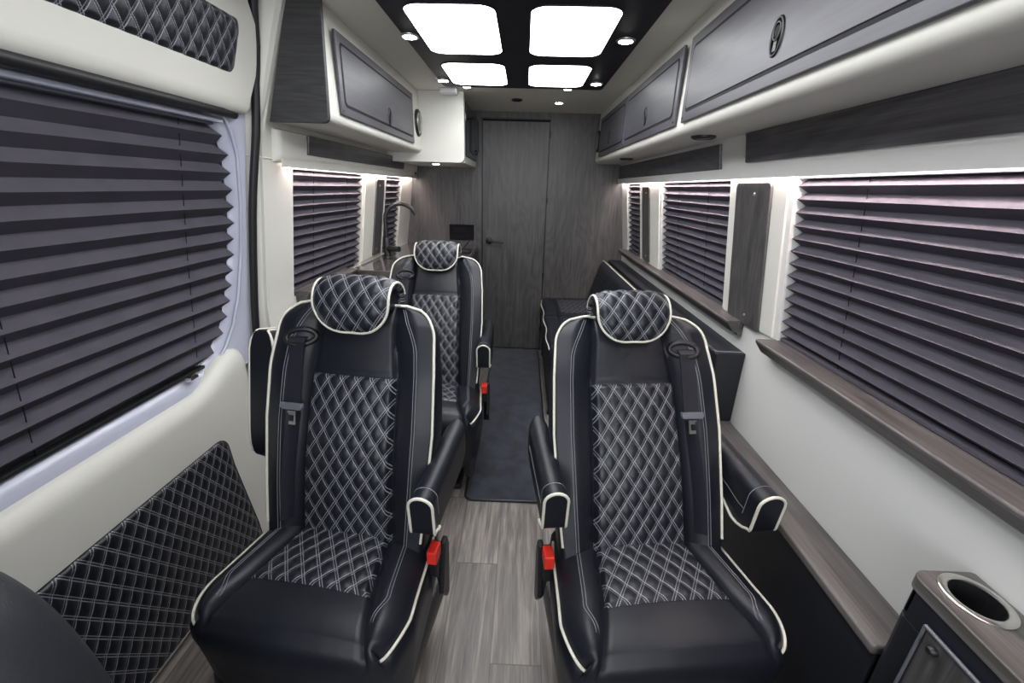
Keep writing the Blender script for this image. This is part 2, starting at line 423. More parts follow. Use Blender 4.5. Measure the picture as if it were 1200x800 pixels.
# ------------------------------------------------------------------ sills, strips and post panels
def sill(name, y0, y1, sgn, xf):
    prof = [(.02, .862), (.036, .864), (.055, .890), (.060, .897), (.061, .903), (.058, .907), (-.042, .907), (-.042, .885), (.0, .885), (.0, .85), (.014, .85)]
    b = MB().prism(prof, lambda p: (xf(.9)-sgn*p[0], y0, p[1]), lambda p: (xf(.9)-sgn*p[0], y1, p[1]))
    struct(name, b, 'woodS', smooth=False, bevel=.003)
sill('trim_1', -.25, 1.25, 1, xr); sill('trim_2', 1.44, 3.30, 1, xr); sill('trim_3', 1.66, 2.20, -1, xl)
def strip(name, xf, y0, y1, z0, z1, off, th, mat='woodH', bev=.003):
    b = MB(); wall_strip(b, xf, y0, y1, z0, z1, off=off, th=th, n=2); return struct(name, b, mat, smooth=False, bevel=bev)
strip('trim_4', xr, -.3, 1.505, 1.425, 1.512, .010, .012)
strip('trim_5', xr, 1.695, YB-.02, 1.41, 1.498, .010, .012)
def post_panel(name, xf, y0, y1, z0, z1, r=.015, off=.014):
    sg = 1 if xf(.5) > 0 else -1
    poly = rrect(y0, y1, z0, z1, r)
    b = MB().prism(poly, lambda p: (xf(p[1])-sg*off, p[0], p[1]), lambda p: (xf(p[1])+sg*.002, p[0], p[1]))
    o = struct(name, b, 'woodV', smooth=False, bevel=.003)
    for z in (z0+.035, z1-.035):
        c = MB().lathe([(.0055, 0), (.0055, -.002), (.003, -.004)], (xf(z)-sg*off, (y0+y1)/2-.02, z), 'X', 12)
        if sg < 0: c.v = [(2*(xf(z)-sg*off)-p[0], p[1], p[2]) for p in c.v]
        obj('screw', c, 'steel', o)
post_panel('trim_6', xr, 1.333, 1.548, .900, 1.365)
post_panel('trim_7', xr, 2.62, 2.775, .915, 1.355)
post_panel('trim_8', xl, 2.56, 2.70, .915, 1.355)

# raised frames of the posts (cream, standing proud between the blinds)
def post_frame(name, xf, y0, y1):
    b = MB(); wall_strip(b, xf, y0, y1, .905, 1.383, off=.006, th=.02, n=3); struct(name, b, 'white', smooth=False, bevel=.002)
post_frame('trim_9', xr, 1.262, 1.60); post_frame('trim_10', xr, 2.45, 2.855); post_frame('trim_11', xl, 2.40, 2.755)
# headers over the windows
def header(name, xf, y0, y1, sg, off=.024):
    prof = [(0, 1.497), (off, 1.49), (off+.004, 1.46), (off+.004, 1.415), (off, 1.398), (off-.008, 1.392), (-.002, 1.39)]
    b = MB()
    o = len(b.v); ys = [y0, y0+.006, y0+.02]+[lerp(y0+.02, y1, k/8) for k in range(1, 9)]
    for y in ys:
        s = 1 if y > y0+.015 else (.8 if y > y0+.001 else .25)
        for (d, z) in prof: b.v.append((xf(z)-sg*d*s, y, z))
    n = len(prof)
    for k in range(len(ys)-1):
        for i in range(n-1): a = o+k*n+i; b.f.append((a, a+1, a+n+1, a+n))
    b.f.append(tuple(range(o, o+n)))
    return struct(name, b, 'white', smooth=True)
header('trim_12', xl, 1.515, YB-.002, -1)
strip('trim_13', xl, 1.70, 3.02, 1.425, 1.492, .036, .012)
b = MB(); wall_strip(b, xr, -.3, YB, 1.376, 1.410, off=.026, th=.005, n=2); wall_strip(b, xr, -.3, YB, 1.392, 1.410, off=.0215, th=.0225, n=2); struct('trim_14', b, 'whitewall', smooth=False)
b = MB(); wall_strip(b, xl, 1.53, YB-.002, 1.376, 1.402, off=.030, th=.005, n=2); struct('trim_17', b, 'white', smooth=False)

# ------------------------------------------------------------------ pleated blinds
def pleated(name, label, y0, y1, z0, z1, xf, sg, pitch, depth, out, cords, y1f=None, group=None, headrail=.012):
    t = thing(name, label, 'blind', (xf((z0+z1)/2)+sg*out, (y0+y1)/2, z0))
    if group: t['group'] = group
    n = int(round((z1-z0-headrail)/pitch)); p = (z1-headrail-z0)/n
    b = MB(); rows = []
    for k in range(2*n+1):
        z = z0+k*p/2; inb = (k % 2 == 1)
        x = xf(z)+sg*out-(sg*depth/2 if inb else -sg*depth/2)
        ye = y1f(z) if y1f else y1
        ee = ye-(0.0 if inb else .007)+random.uniform(-.0015, .0015)
        cols = 13; row = []
        for c in range(cols):
            y = lerp(y0+(.0 if inb else .007), ee, c/(cols-1))
            b.v.append((x+random.uniform(-.0006, .0006), y, z+random.uniform(-.0007, .0007))); row.append(len(b.v)-1)
        rows.append(row)
    for a, c in zip(rows, rows[1:]):
        for i in range(len(a)-1): b.f.append((a[i], a[i+1], c[i+1], c[i]))
    obj('pleated_fabric', b, 'blind', t, smooth=False, recalc=False, solid=.0012)
    x = xf(z1)+sg*out
    b = MB().box(x-.012, x+.012, y0, (y1f(z1) if y1f else y1), z1-headrail, z1); obj('head_rail', b, 'gplastic', t, smooth=False, bevel=.002)
    xb = xf(z0)+sg*out
    b = MB().box(xb-.011, xb+.011, y0, (y1f(z0+.005) if y1f else y1), z0-.010, z0); obj('bottom_rail', b, 'blind' if not y1f else 'bplastic', t, smooth=False, bevel=.002)
    for yc in cords:
        b = MB().tube([(xf(z)+sg*out-sg*depth*.12, yc, z) for z in (z0, (z0+z1)/2, z1-.002)], .0011, 6)
        obj('cord', b, 'black', t)
    return t
RB = dict(xf=xr, sg=1, pitch=.0355, depth=.024, out=.020)
pleated('pleated_blind', 'wide dark pleated blind nearest on the right wall, above the cup holder console', -.22, 1.238, .918, 1.384, cords=(.15, 1.0), **RB)
pleated('pleated_blind', 'dark pleated blind on the right wall between the two wood-panelled posts', 1.625, 2.425, .918, 1.384, cords=(1.85, 2.2), **RB)
pleated('pleated_blind', 'narrow dark pleated blind on the right wall next to the rear partition', 2.875, 3.235, .918, 1.384, cords=(3.05,), **RB)
LB = dict(xf=xl, sg=-1, pitch=.0385, depth=.025, out=.020)
pleated('pleated_blind', 'dark pleated blind on the left wall behind the front left chair', 1.655, 2.385, .918, 1.384, cords=(1.85, 2.2), **LB)
pleated('pleated_blind', 'narrow dark pleated blind on the left wall behind the black faucet', 2.77, 3.115, .918, 1.384, cords=(2.94,), **LB)

# ------------------------------------------------------------------ sliding door
sd = bpy.data.objects.new('door_2', None); COL.objects.link(sd); sd['kind'] = 'structure'; sd['_world'] = 1
DY0 = -.05
def blind_end(z):
    return interp(z, [(.758, 1.17), (.775, 1.215), (.80, 1.262), (.86, 1.318), (.95, 1.352), (1.09, 1.378), (1.25, 1.385), (1.40, 1.365), (1.46, 1.335), (1.50, 1.29)])
# outer door skin
b = MB(); b.grid(lambda u, v: (xd(v*CEIL)-.06, lerp(DY0, 1.45, u), v*CEIL), 2, 24)
obj('door_skin', b, 'doormetal', sd)
# painted metal frame round the window: from the blind edge out to the trims
def frame_fn(u, v):
    # v runs round the opening, u from the blind edge outwards
    return None
b = MB()
zs = [lerp(.70, 1.53, k/40) for k in range(41)]
o = len(b.v)
for z in zs:                                                  # rear upright of the frame
    yi = blind_end(max(z, .758))+.004 if z > .758 else 1.17-(.758-z)*3
    for (f, dx) in ((0, -.045), (.12, -.030), (.35, -.018), (.62, -.012), (.8, -.004), (1, -.003)):
        b.v.append((xd(z)+dx, lerp(yi, 1.425, f), z))
for k in range(len(zs)-1):
    for i in range(5): a = o+k*6+i; b.f.append((a, a+1, a+7, a+6))
o = len(b.v)                                                  # lower rail of the frame
for y in (DY0, .4, .8, 1.1, 1.2):
    for (z, dx) in ((.758, -.045), (.752, -.030), (.742, -.018), (.725, -.010), (.70, -.006), (.66, -.004)):
        b.v.append((xd(z)+dx, y, z))
for k in range(4):
    for i in range(5): a = o+k*6+i; b.f.append((a, a+1, a+7, a+6))
obj('door_frame', b, 'doormetal', sd)
b = MB().tube([(xd(z)-.012, interp(z, [(.70, 1.19), (.74, 1.235), (.80, 1.300), (.86, 1.345), (.95, 1.380), (1.09, 1.402), (1.25, 1.407), (1.40, 1.395), (1.46, 1.372), (1.51, 1.335)]), z) for z in np.linspace(.72, 1.51, 40)], .005, 8)
obj('frame_lip', b, 'doormetal', sd)
b = MB().box(-.90, -.876, DY0, 1.33, 1.482, 1.494); obj('window_rail', b, 'doormetal', sd, smooth=False, bevel=.004)
b = MB().tube([(xd(1.51)+.014, DY0, 1.507), (xd(1.51)+.014, 1.0, 1.507), (xd(1.51)+.010, 1.30, 1.509), (xd(1.51)-.004, 1.375, 1.512)], .0125, 12)
obj('window_gasket', b, 'rubber', sd)
# catch that holds the bottom rail of the blind
b = MB().box(-1.005, -.985, 1.115, 1.145, .757, .766).tube([(-.988, 1.12, .768), (-.983, 1.13, .776), (-.986, 1.145, .774)], .003, 6); obj('blind_catch', b, 'steel', sd, smooth=False)
# upper trim with quilted inlay
def up_y(z): return 1.397+.045*sstep(1.52, 1.66, z)-.10*sstep(1.70, 1.86, z)
def upF(u, v):
    z = lerp(1.516, 1.845, v); e = min(v/.06, 1); return (xd(z)+.018+.012*math.sin(e*PI/2), lerp(DY0, up_y(z), u), z)
b = MB().pillow(upF, lambda u, v: (upF(u, v)[0]-.025, *upF(u, v)[1:]), 24, 20, 4, .12)
obj('upper_trim', b, 'white', sd)
def puff(u, v, w=QW, h=QH, A=.0045):
    a, c = u/w+v/h, u/w-v/h
    return A*(abs(math.sin(PI*a))*abs(math.sin(PI*c)))**.55
def uq_y(z):
    zc = (z-1.605)/.135; r = .22
    e = min(max((r-min(zc, 1-zc))/r, 0), 1)
    return 1.335+.02*zc-.028*(1-math.sqrt(max(0, 1-e*e)))
def uqF(u, v):
    z = lerp(1.605, 1.740, v); y = lerp(DY0+.02, uq_y(z), u)
    ed = min(1, min(u*60, (1-u)*60, v*12, (1-v)*12))
    return (xd(z)+.028+.006*ed**.5+puff(y, z, .041, .062)*ed, y, z)
b = MB().pillow(uqF, lambda u, v: (uqF(u, v)[0]-.012, *uqF(u, v)[1:]), 330, 36, 2, 0, uvfn=lambda u, v: uqF(u, v)[1:])
o = obj('quilted_inlay', b, 'quiltdoor', sd)
# lower trim
def lt_top(y):
    t = .705+.072*sstep(1.10, 1.305, y)
    e = min(max((y-1.315)/.045, 0), 1); return t-.06*(1-math.sqrt(max(0, 1-e*e)))
def ltF(u, v):
    y = lerp(DY0, 1.36, u); zt = lt_top(y); z = lerp(.03, zt, v)
    y += .03*(1-sstep(.2, .8, z))*sstep(.9, 1.36, y)
    e = min(1, (1-v)/.05); e2 = min(1, (1-u)/.03)
    return (xd(z)+.004+.020*math.sin(e*PI/2)*math.sin(e2*PI/2), y, z)
b = MB().pillow(ltF, lambda u, v: (ltF(u, v)[0]-.045, *ltF(u, v)[1:]), 60, 40, 3, .3)
obj('lower_trim', b, 'white', sd)
def lq_y1(z): return interp(z, [(0, 1.245), (.1, 1.237), (.25, 1.212), (.4, 1.188), (.53, 1.178)])
def lqF(u, v):
    z = lerp(.04, .523, v)
    r = .045; e = min(max((z-(.523-r))/r, 0), 1)
    y = lerp(DY0+.02, lq_y1(z)-r*(1-math.sqrt(max(0, 1-e*e))), u)
    ed = min(1, min(u*60, (1-u)*60, v*50, (1-v)*50))
    return (xd(z)+.024+.006*ed**.5+puff(y, z, .041, .062, .005)*ed, y, z)
b = MB().pillow(lqF, lambda u, v: (lqF(u, v)[0]-.012, *lqF(u, v)[1:]), 320, 120, 2, 0, uvfn=lambda u, v: lqF(u, v)[1:])
obj('quilted_inlay', b, 'quiltdoor', sd)
b = MB().tube([(lqF(u, 1)[0]-.003, lqF(u, 1)[1], lqF(u, 1)[2]) for u in np.linspace(0, 1, 20)]+[(lqF(1, v)[0]-.003, lqF(1, v)[1]+.002, lqF(1, v)[2]) for v in np.linspace(.995, 0, 50)], .004, 8)
obj('inlay_edging', b, 'rubber', sd)
# rubber seal at the rear edge of the door
b = MB()
zz = np.linspace(.02, CEIL, 40)
b.tube([(xd(z)+.012+.01*sstep(1.2, 1.5, z), 1.432+.012*sstep(1.3, 1.6, z)-.03*sstep(1.66, 1.84, z), z) for z in zz], .0125, 10)
struct('trim_15', b, 'rubber')
b = MB(); b.box(xd(1.5)-.06, xd(1.5)-.055, 0, 0, 0, 0)
t = pleated('pleated_blind', 'large dark pleated blind filling the sliding door window at left', DY0+.01, 1.38, .768, 1.482, xf=xd, sg=-1, pitch=.0505, depth=.029, out=.034, cords=(.25, .72, 1.19), y1f=blind_end, headrail=.006)

# ------------------------------------------------------------------ overhead cabinets
def recessed_door(par, xface, sg, y0, y1, z0, z1, latch_y, latch_z, inset=.035, mat='woodD'):
    """slab with a groove and a raised field; sg = direction of the aisle in x"""
    b = MB().prism(rrect(y0, y1, z0, z1, .004, 3), lambda p: (xface, p[0], p[1]), lambda p: (xface+sg*.010, p[0], p[1]))
    d = obj('cabinet_door', b, mat, par, smooth=False, bevel=.0025)
    b = MB().prism(rrect(y0+inset-.008, y1-inset+.008, z0+inset-.008, z1-inset+.008, .02, 5), lambda p: (xface+sg*.009, p[0], p[1]), lambda p: (xface+sg*.0104, p[0], p[1]))
    obj('door_groove', b, 'black', d, smooth=False)
    b = MB().prism(rrect(y0+inset, y1-inset, z0+inset, z1-inset, .016, 5), lambda p: (xface+sg*.009, p[0], p[1]), lambda p: (xface+sg*.0125, p[0], p[1]))
    obj('door_field', b, mat, d, smooth=False, bevel=.0015)
    x = xface+sg*.0125
    b = MB()
    b.tube([(x, latch_y+.021*math.cos(a), latch_z+.034*math.sin(a)) for a in np.linspace(0, 2*PI, 33)[:-1]], .0035, 8, closed=True)
    b.tube([(x+sg*.001, latch_y+.013*math.cos(a), latch_z+.010+.016*math.sin(a)) for a in np.linspace(0, 2*PI, 25)[:-1]], .003, 8, closed=True)
    b.lathe([(.019, 0), (.018, .001)], (x, latch_y, latch_z), 'X', 24, 1.6)
    b.box(x-.002, x+.004, latch_y-.006, latch_y+.006, latch_z-.026, latch_z-.008)
    l = obj('latch', b, 'bplastic', d)
    b = MB().lathe([(.0095, -.002 if sg > 0 else .002), (.009, sg*.0022)], (x, latch_y, latch_z+.010), 'X', 20, 1.2)
    obj('finger_hole', b, 'black', l)
    for yy, zc in ((y0+.012, z0+.013), (y1-.012, z0+.013)):
        b = MB().lathe([(.0035, 0), (.003, sg*.002)], (xface+sg*.010, yy, zc), 'X', 10)
        obj('screw', b, 'bplastic', d)
    return d
def speaker(par, x, sg, y, z, r=.062):
    b = MB()
    b.tube([(x, y+r*.86*math.cos(a), z+r*math.sin(a)) for a in np.linspace(0, 2*PI, 41)[:-1]], .010, 10, closed=True)
    s = obj('speaker', b, 'bplastic', par)
    b = MB().lathe([(r*.86, 0), (r*.82, sg*.004), (r*.6, sg*.009), (r*.3, sg*.012), (.004, sg*.013)], (x, y, z), 'X', 32, 1.12)
    obj('speaker_grille', b, 'gplastic', s)
    b = MB().tube([(x+sg*.007, y+r*.70*math.cos(a), z+r*.80*math.sin(a)) for a in np.linspace(0, 2*PI, 41)[:-1]], .004, 8, closed=True)
    obj('speaker_ring', b, 'steel', s)
def cab_body(xf, sg, y0, y1, xback0, xback1, rr=.028):
    """profile: aisle face at xf, underside at 1.51; sg = direction of the aisle"""
    prof = []
    for k in range(7):
        a = math.radians(90*k/6); prof.append((xf-sg*rr+sg*rr*math.cos(a), 1.51+rr-rr*math.sin(a)))
    prof = [(xf-sg*.012, CEIL-.001), (xf-sg*.010, CEIL-.03)]+prof+[(xback0, 1.512), (xback1, CEIL-.001)]
    return MB().prism(prof, lambda p: (p[0], y0, p[1]), lambda p: (p[0], y1, p[1]))
rc = thing('overhead_cabinet', 'long cream overhead cabinet with three grey wood doors on the right', 'cabinet', (.6, 1.5, 1.51))
obj('cabinet_body', cab_body(.52, -1, -.3, YB-.002, xr(1.512)-.001, xr(1.84)-.002), 'white', rc, smooth=True)
recessed_door(rc, .52, -1, .42, 1.575, 1.545, 1.785, 1.038, 1.635)
recessed_door(rc, .52, -1, 1.64, 2.45, 1.545, 1.785, 2.04, 1.632)
recessed_door(rc, .52, -1, 2.46, 3.24, 1.545, 1.785, 2.86, 1.632)
speaker(rc, .518, -1, 3.335, 1.655)
lc = thing('overhead_cabinet', 'shorter cream overhead cabinet with one grey wood door on the left', 'cabinet', (-.7, 2.1, 1.51))
obj('cabinet_body', cab_body(-.63, 1, 1.49, 2.75, xl(1.512)+.022, xl(1.84)+.001), 'white', lc, smooth=True)
prof = [(-.612, CEIL-.001)]+[(-.648+.018*math.cos(math.radians(a)), 1.525-.018*math.sin(math.radians(a))) for a in (0, 30, 60, 90)]+[(-.822, 1.507), (-.735, 1.78), (-.712, CEIL-.001)]
prof[0] = (-.616, CEIL-.001)
b = MB().prism(prof, lambda p: (p[0], 1.472, p[1]), lambda p: (p[0], 1.49, p[1])); obj('end_panel', b, 'woodX', lc, smooth=False, bevel=.002)
recessed_door(lc, -.63, 1, 1.565, 2.545, 1.545, 1.788, 2.10, 1.615)
speaker(lc, -.629, 1, 2.685, 1.665)

# ------------------------------------------------------------------ microwave cabinet at the rear left
mc = thing('microwave_cabinet', 'cream cabinet hanging over the counter and holding the microwave', 'cabinet', (-.6, 3.1, 1.46))
poly = rrect(-.845, -.372, 1.463, CEIL+.03, .03, 5)
poly = [(x, min(z, CEIL-.001)) for x, z in poly]
b = MB(); b.prism(poly, lambda p: (p[0], 2.752, p[1]), lambda p: (p[0], 2.80, p[1])); b.box(-.80, -.375, 2.80, YB-.002, 1.463, 1.505); b.box(-.80, -.62, 2.80, YB-.002, 1.505, CEIL-.001); b.box(-.62, -.40, 2.80, YB-.002, 1.815, CEIL-.001)
obj('cabinet_body', b, 'white', mc, smooth=False, bevel=.006, seg=3)
mw = thing('microwave_oven', 'black glass-fronted microwave inside the cream rear cabinet', 'microwave', (-.48, 3.1, 1.507))
b = MB().box(-.618, -.40, 2.805, YB-.01, 1.507, 1.81); obj('oven_body', b, 'bplastic', mw, smooth=False, bevel=.003)
b = MB().box(-.402, -.366, 2.806, YB-.16, 1.51, 1.805); obj('oven_door', b, 'darkglass', mw, smooth=False, bevel=.006)
b = MB().tube([(-.366, YB-.20, 1.54), (-.34, YB-.20, 1.56), (-.34, YB-.20, 1.75), (-.366, YB-.20, 1.77)], .007, 10); obj('door_handle', b, 'bplastic', mw)
b = MB().box(-.402, -.366, YB-.155, YB-.012, 1.51, 1.805); pnl = obj('control_panel', b, 'darkglass', mw, smooth=False, bevel=.004)
b = MB().lathe([(.018, 0), (.016, .012)], (-.366, YB-.085, 1.56), 'X', 20); obj('control_knob', b, 'bplastic', pnl)
def downlight(label, x, y, z, r=.034, group=None, up=True):
    t = thing('spotlight', label, 'spotlight', (x, y, z))
    if group: t['group'] = group
    b = MB()
    b.lathe([(r, -.0002), (r, -.003), (r*.93, -.0055), (r*.74, -.0055), (r*.72, -.002)], (x, y, z), 'Z', 28); obj('bezel', b, 'steel', t)
    b = MB().lathe([(r*.72, -.0025), (r*.68, -.0062), (r*.3, -.0085)], (x, y, z), 'Z', 24); obj('lens', b, 'spot', t)
    return t

# ------------------------------------------------------------------ ceiling panel, lights
cp = thing('ceiling_light_panel', 'glossy black ceiling panel holding large square white lights', 'light panel', (-.03, 1.5, CEIL-.02))
b = MB().prism(rrect(-.452, .392, .10, 2.565, .03), lambda p: (p[0], p[1], CEIL-.018), lambda p: (p[0], p[1], CEIL-.0005)); obj('panel_board', b, 'gloss', cp, smooth=False, bevel=.003)
for j, (y0, y1) in enumerate(((2.085, 2.49), (1.468, 1.955), (.90, 1.36), (.30, .77))):
    for (x0, x1) in ((-.385, -.105), (.0, .275)):
        b = MB()
        P = rrect(x0, x1, y0, y1, .055, 7)
        b.tube([(x, y, CEIL-.018) for x, y in P], .004, 8, closed=True)
        fr = obj('light_bezel', b, 'gloss', cp)
        b = MB().prism(rrect(x0, x1, y0, y1, .055, 7), lambda p: (p[0], p[1], CEIL-.0215), lambda p: (p[0], p[1], CEIL-.0165))
        obj('light_diffuser', b, 'diffuser', cp, smooth=False)
SP = CEIL-.018
downlight('lit spotlight in the black ceiling panel above the left cabinet door', -.428, 1.76, SP)
downlight('lit spotlight in the black ceiling panel beside the near right square light', .338, 1.76, SP)
downlight('lit spotlight at the rear left corner of the black ceiling panel', -.428, 2.41, SP)
downlight('lit spotlight at the rear right corner of the black ceiling panel', .338, 2.41, SP)
downlight('small lit spotlight just behind the black ceiling panel at left', -.337, 2.625, CEIL, .029)
downlight('small lit spotlight just behind the black ceiling panel at right', .215, 2.63, CEIL, .027)
downlight('bright lit spotlight in the beige ceiling close above the partition door', .198, 3.03, CEIL, .033)
downlight('lit spotlight under the cream microwave cabinet', -.575, 2.90, 1.463, .031)
t = thing('ceiling_vent', 'small round black vent in the beige ceiling near the partition', 'vent', (-.067, 2.96, CEIL))
b = MB().tube([(-.067+.030*math.cos(a), 2.96+.030*math.sin(a), CEIL-.004) for a in np.linspace(0, 2*PI, 33)[:-1]], .005, 8, closed=True); obj('vent_ring', b, 'bplastic', t)
b = MB().lathe([(.027, 0), (.026, -.002)], (-.067, 2.96, CEIL), 'Z', 24); obj('vent_core', b, 'black', t)
b = MB().prism(rrect(-.50, -.40, 2.67, 2.735, .012, 4), lambda p: (p[0], p[1], CEIL-.026), lambda p: (p[0], p[1], CEIL-.0005))
t = thing('motion_sensor', 'small white rectangular sensor box on the ceiling by the microwave cabinet', 'sensor', (-.45, 2.70, CEIL-.026))
obj('sensor_case', b, plain('white_plastic', (.8, .8, .82), .4), t, smooth=False, bevel=.003)
b = MB().box(-.485, -.415, 2.666, 2.674, CEIL-.021, CEIL-.006); obj('sensor_lens', b, plain('frosted_lens', (.9, .92, .98), .15), t, smooth=False, bevel=.002)
for y, lab in ((1.59, 'black round puck light under the right overhead cabinet above the wood strips'), (2.74, 'small black round puck light under the right overhead cabinet near the partition')):
    t = thing('puck_light', lab, 'light', (.60, y, 1.51))
    b = MB().lathe([(.040, 0), (.040, -.006), (.032, -.010), (.030, -.008)], (.60, y, 1.5105), 'Z', 28); obj('housing', b, 'bplastic', t)
    b = MB().lathe([(.029, -.006), (.02, -.0095)], (.60, y, 1.5105), 'Z', 24); obj('lens', b, 'gplastic', t)
# small black bracket at the end of the left header
b = MB().lathe([(.010, 0), (.010, .006), (.006, .010)], (xl(1.41)+.028, YB-.06, 1.41), 'X', 14)
o = tag(obj('wall_button', b, 'bplastic'), 'tiny round black button at the rear end of the left window header', 'button')

# led strips under the headers (they light the window heads)
def led(name, label, x, y0, y1, z, par=None):
    b = MB().box(x-.0035, x+.0035, y0, y1, z, z+.003)
    return tag(obj(name, b, 'led', smooth=False), label, 'light strip')
led('led_strip', 'warm white light strip hidden under the right wall header', xr(1.385)-.011, -.2, 3.38, 1.3875)
led('led_strip', 'warm white light strip hidden under the left wall header', xl(1.385)+.014, 1.60, 3.38, 1.3870)

# ------------------------------------------------------------------ niche in the rear wall
t = thing('wall_niche', 'small black rectangular recessed box in the dark wood partition', 'recess box', (-.49, YB, .93))
b = MB(); x0, x1, z0, z1 = -.588, -.392, .925, 1.045
for (a0, a1, c0, c1) in ((x0, x1, z1-.014, z1), (x0, x1, z0, z0+.014), (x0, x0+.014, z0+.014, z1-.014), (x1-.014, x1, z0+.014, z1-.014)): b.box(a0, a1, YB-.010, YB+.001, c0, c1)
obj('frame', b, 'black', t, smooth=False, bevel=.002)
b = MB().box(x0+.013, x1-.013, YB-.002, YB+.0, z0+.013, z1-.013); obj('recess_back', b, 'black', t, smooth=False)
b = MB().box(x0+.02, x1-.06, YB-.008, YB-.002, z0+.05, z1-.02); obj('flap', b, 'black', t, smooth=False, bevel=.003)

# ------------------------------------------------------------------ galley
g = thing('kitchen_cabinet', 'dark wood base cabinet under the glossy counter at the rear left', 'cabinet', (-.65, 2.8, 0))
b = MB().box(-.922, -.385, 2.235, YB-.003, .0, .855); obj('cabinet_body', b, 'woodV', g, smooth=False, bevel=.003)
for k, (y0, y1) in enumerate(((2.25, 2.63), (2.64, 3.02), (3.03, 3.40))):
    b = MB().box(-.385, -.370, y0, y1, .08, .835); d = obj('cabinet_door', b, 'woodV', g, smooth=False, bevel=.003)
    b = MB().tube([(-.370, y1-.05, .70), (-.350, y1-.05, .70), (-.350, y1-.05, .80), (-.370, y1-.05, .80)], .005, 8); obj('handle', b, 'bplastic', d)
ct = MB().prism(rrect(-.928, -.355, 2.215, YB-.003, .012, 3), lambda p: (p[0], p[1], .856), lambda p: (p[0], p[1], .892))
tag(obj('countertop', ct, 'counter', smooth=False, bevel=.006, seg=3), 'glossy dark stone countertop along the left wall under the faucet', 'countertop')
t = thing('faucet', 'tall matt black gooseneck faucet on the dark countertop', 'faucet', (-.845, 2.63, .892))
b = MB().lathe([(.028, 0), (.028, .006), (.022, .010), (.0215, .012), (.0215, .115), (.017, .125)], (-.845, 2.63, .892), 'Z', 24); obj('faucet_body', b, 'bplastic', t)
pts = [(-.845, 2.63, 1.0), (-.845, 2.63, 1.08)]
for k in range(13):
    a = math.radians(180-k*13.2); R = .095
    pts.append((-.845+R+R*math.cos(a), 2.63+.02*k/12, 1.125+R*math.sin(a)))
b = MB().tube(pts, .0125, 12); obj('spout', b, 'bplastic', t)
b = MB().tube([(-.830, 2.615, .955), (-.79, 2.59, .957), (-.755, 2.575, .958)], [.02, .018, .017], 12); obj('lever', b, 'bplastic', t)
t = thing('counter_stand', 'small black angular stand on the counter edge beside the rear headrest', 'stand', (-.385, 2.93, .892))
b = MB().box(-.420, -.362, 2.90, 2.97, .892, .915); obj('stand_base', b, 'bplastic', t, smooth=False, bevel=.004)
b = MB().prism([(-.445, .893), (-.428, .893), (-.378, .965), (-.390, .968)], lambda p: (p[0], 3.0, p[1]), lambda p: (p[0], 3.02, p[1])); obj('stand_arm', b, 'bplastic', t, smooth=False, bevel=.003)

# ------------------------------------------------------------------ sofa at the rear right
t = thing('sofa', 'black quilted bench sofa with cream piping at the rear right', 'sofa', (.4, 2.85, 0))
b = MB().box(.19, .64, 2.29, YB-.01, .02, .40); obj('sofa_base', b, 'leather2', t, smooth=False, bevel=.015)
def sofF(u, v):
    x = lerp(.172, .585, u); y = lerp(2.275, YB-.012, v)
    e = min(1, min(u, 1)/.10); e2 = min(1, min(v, 1-v)/.05); wob = .006*math.sin(y*16)
    crease = -.010*(math.exp(-((y-2.86)/.008)**2)+math.exp(-((x-.28)/.007)**2))
    return (x-(.0+wob)*(1-u)**3, y, .455+.022*math.sqrt(max(0, 1-(1-e)**2))+.004*e2+crease)
b = MB().pillow(sofF, lambda u, v: (sofF(u, v)[0], sofF(u, v)[1], .36), 40, 70, 4, .25); obj('seat_cushion', b, 'leather', t)
for y0, y1 in ((2.40, 2.80), (2.94, 3.33)):
    def qf(u, v, y0=y0, y1=y1):
        x = lerp(.295, .56, u); y = lerp(y0, y1, v); ed = min(1, min(u, 1-u, v, 1-v)*25)
        return (x, y, sofF((x-.172)/.413, (y-2.275)/(YB-.012-2.275))[2]+.002+ed*(.002+puff(x, y, .045, .045)))
    b = MB().grid(qf, 60, 80, uvfn=lambda u, v, y0=y0, y1=y1: (lerp(.295, .56, u), lerp(y0, y1, v)*.72))
    m_ = MB(); m_.v = b if False else []
    mb = MB(); mb.grid(qf, 60, 80, uvfn=lambda u, v, y0=y0, y1=y1: (lerp(.295, .56, u), lerp(y0, y1, v)*.72)); obj('quilted_insert', mb, 'quilt', t, recalc=False)
b = MB().tube([(sofF(0, v)[0]-.001, sofF(0, v)[1], sofF(0, v)[2]-.006) for v in np.linspace(0, 1, 40)], .0048, 8); obj('piping', b, 'piping', t)
def sbF(u, v):        # leaning back cushion: u along y, v up
    y = lerp(2.30, YB-.012, u); s = v
    x = lerp(.560, .655, s); z = lerp(.455, .795, s)
    e = min(1, min(u, 1-u)/.04, ) ; e2 = min(1, (1-v)/.12)
    bul = .028*math.sqrt(max(0, 1-(1-e)**2))*math.sqrt(max(0, 1-(1-e2)**2))
    return (x-bul-.0*v, y, z-bul*.2)
b = MB().pillow(sbF, lambda u, v: (sbF(u, v)[0]+.022, *sbF(u, v)[1:]), 70, 30, 4, .3); obj('back_cushion', b, 'leather', t)
b = MB().tube([(sbF(u, 1)[0]-.001, sbF(u, 1)[1], sbF(u, 1)[2]+.002) for u in np.linspace(0, 1, 40)]+[(sbF(1, v)[0]-.002, YB-.017, sbF(1, v)[2]) for v in np.linspace(.98, .1, 20)], .0048, 8); obj('piping', b, 'piping', t)
b = MB()
for k in range(5):
    y = 3.14-k*.0; zc = .60+k*.028
    b.tube([(sbF((yy-2.3)/(YB-.012-2.3), (zc-.455)/.34)[0]-.001, yy, zc) for yy in np.linspace(3.02, 3.30, 12)], .005, 6)
obj('ribbing', b, 'leather2', t)
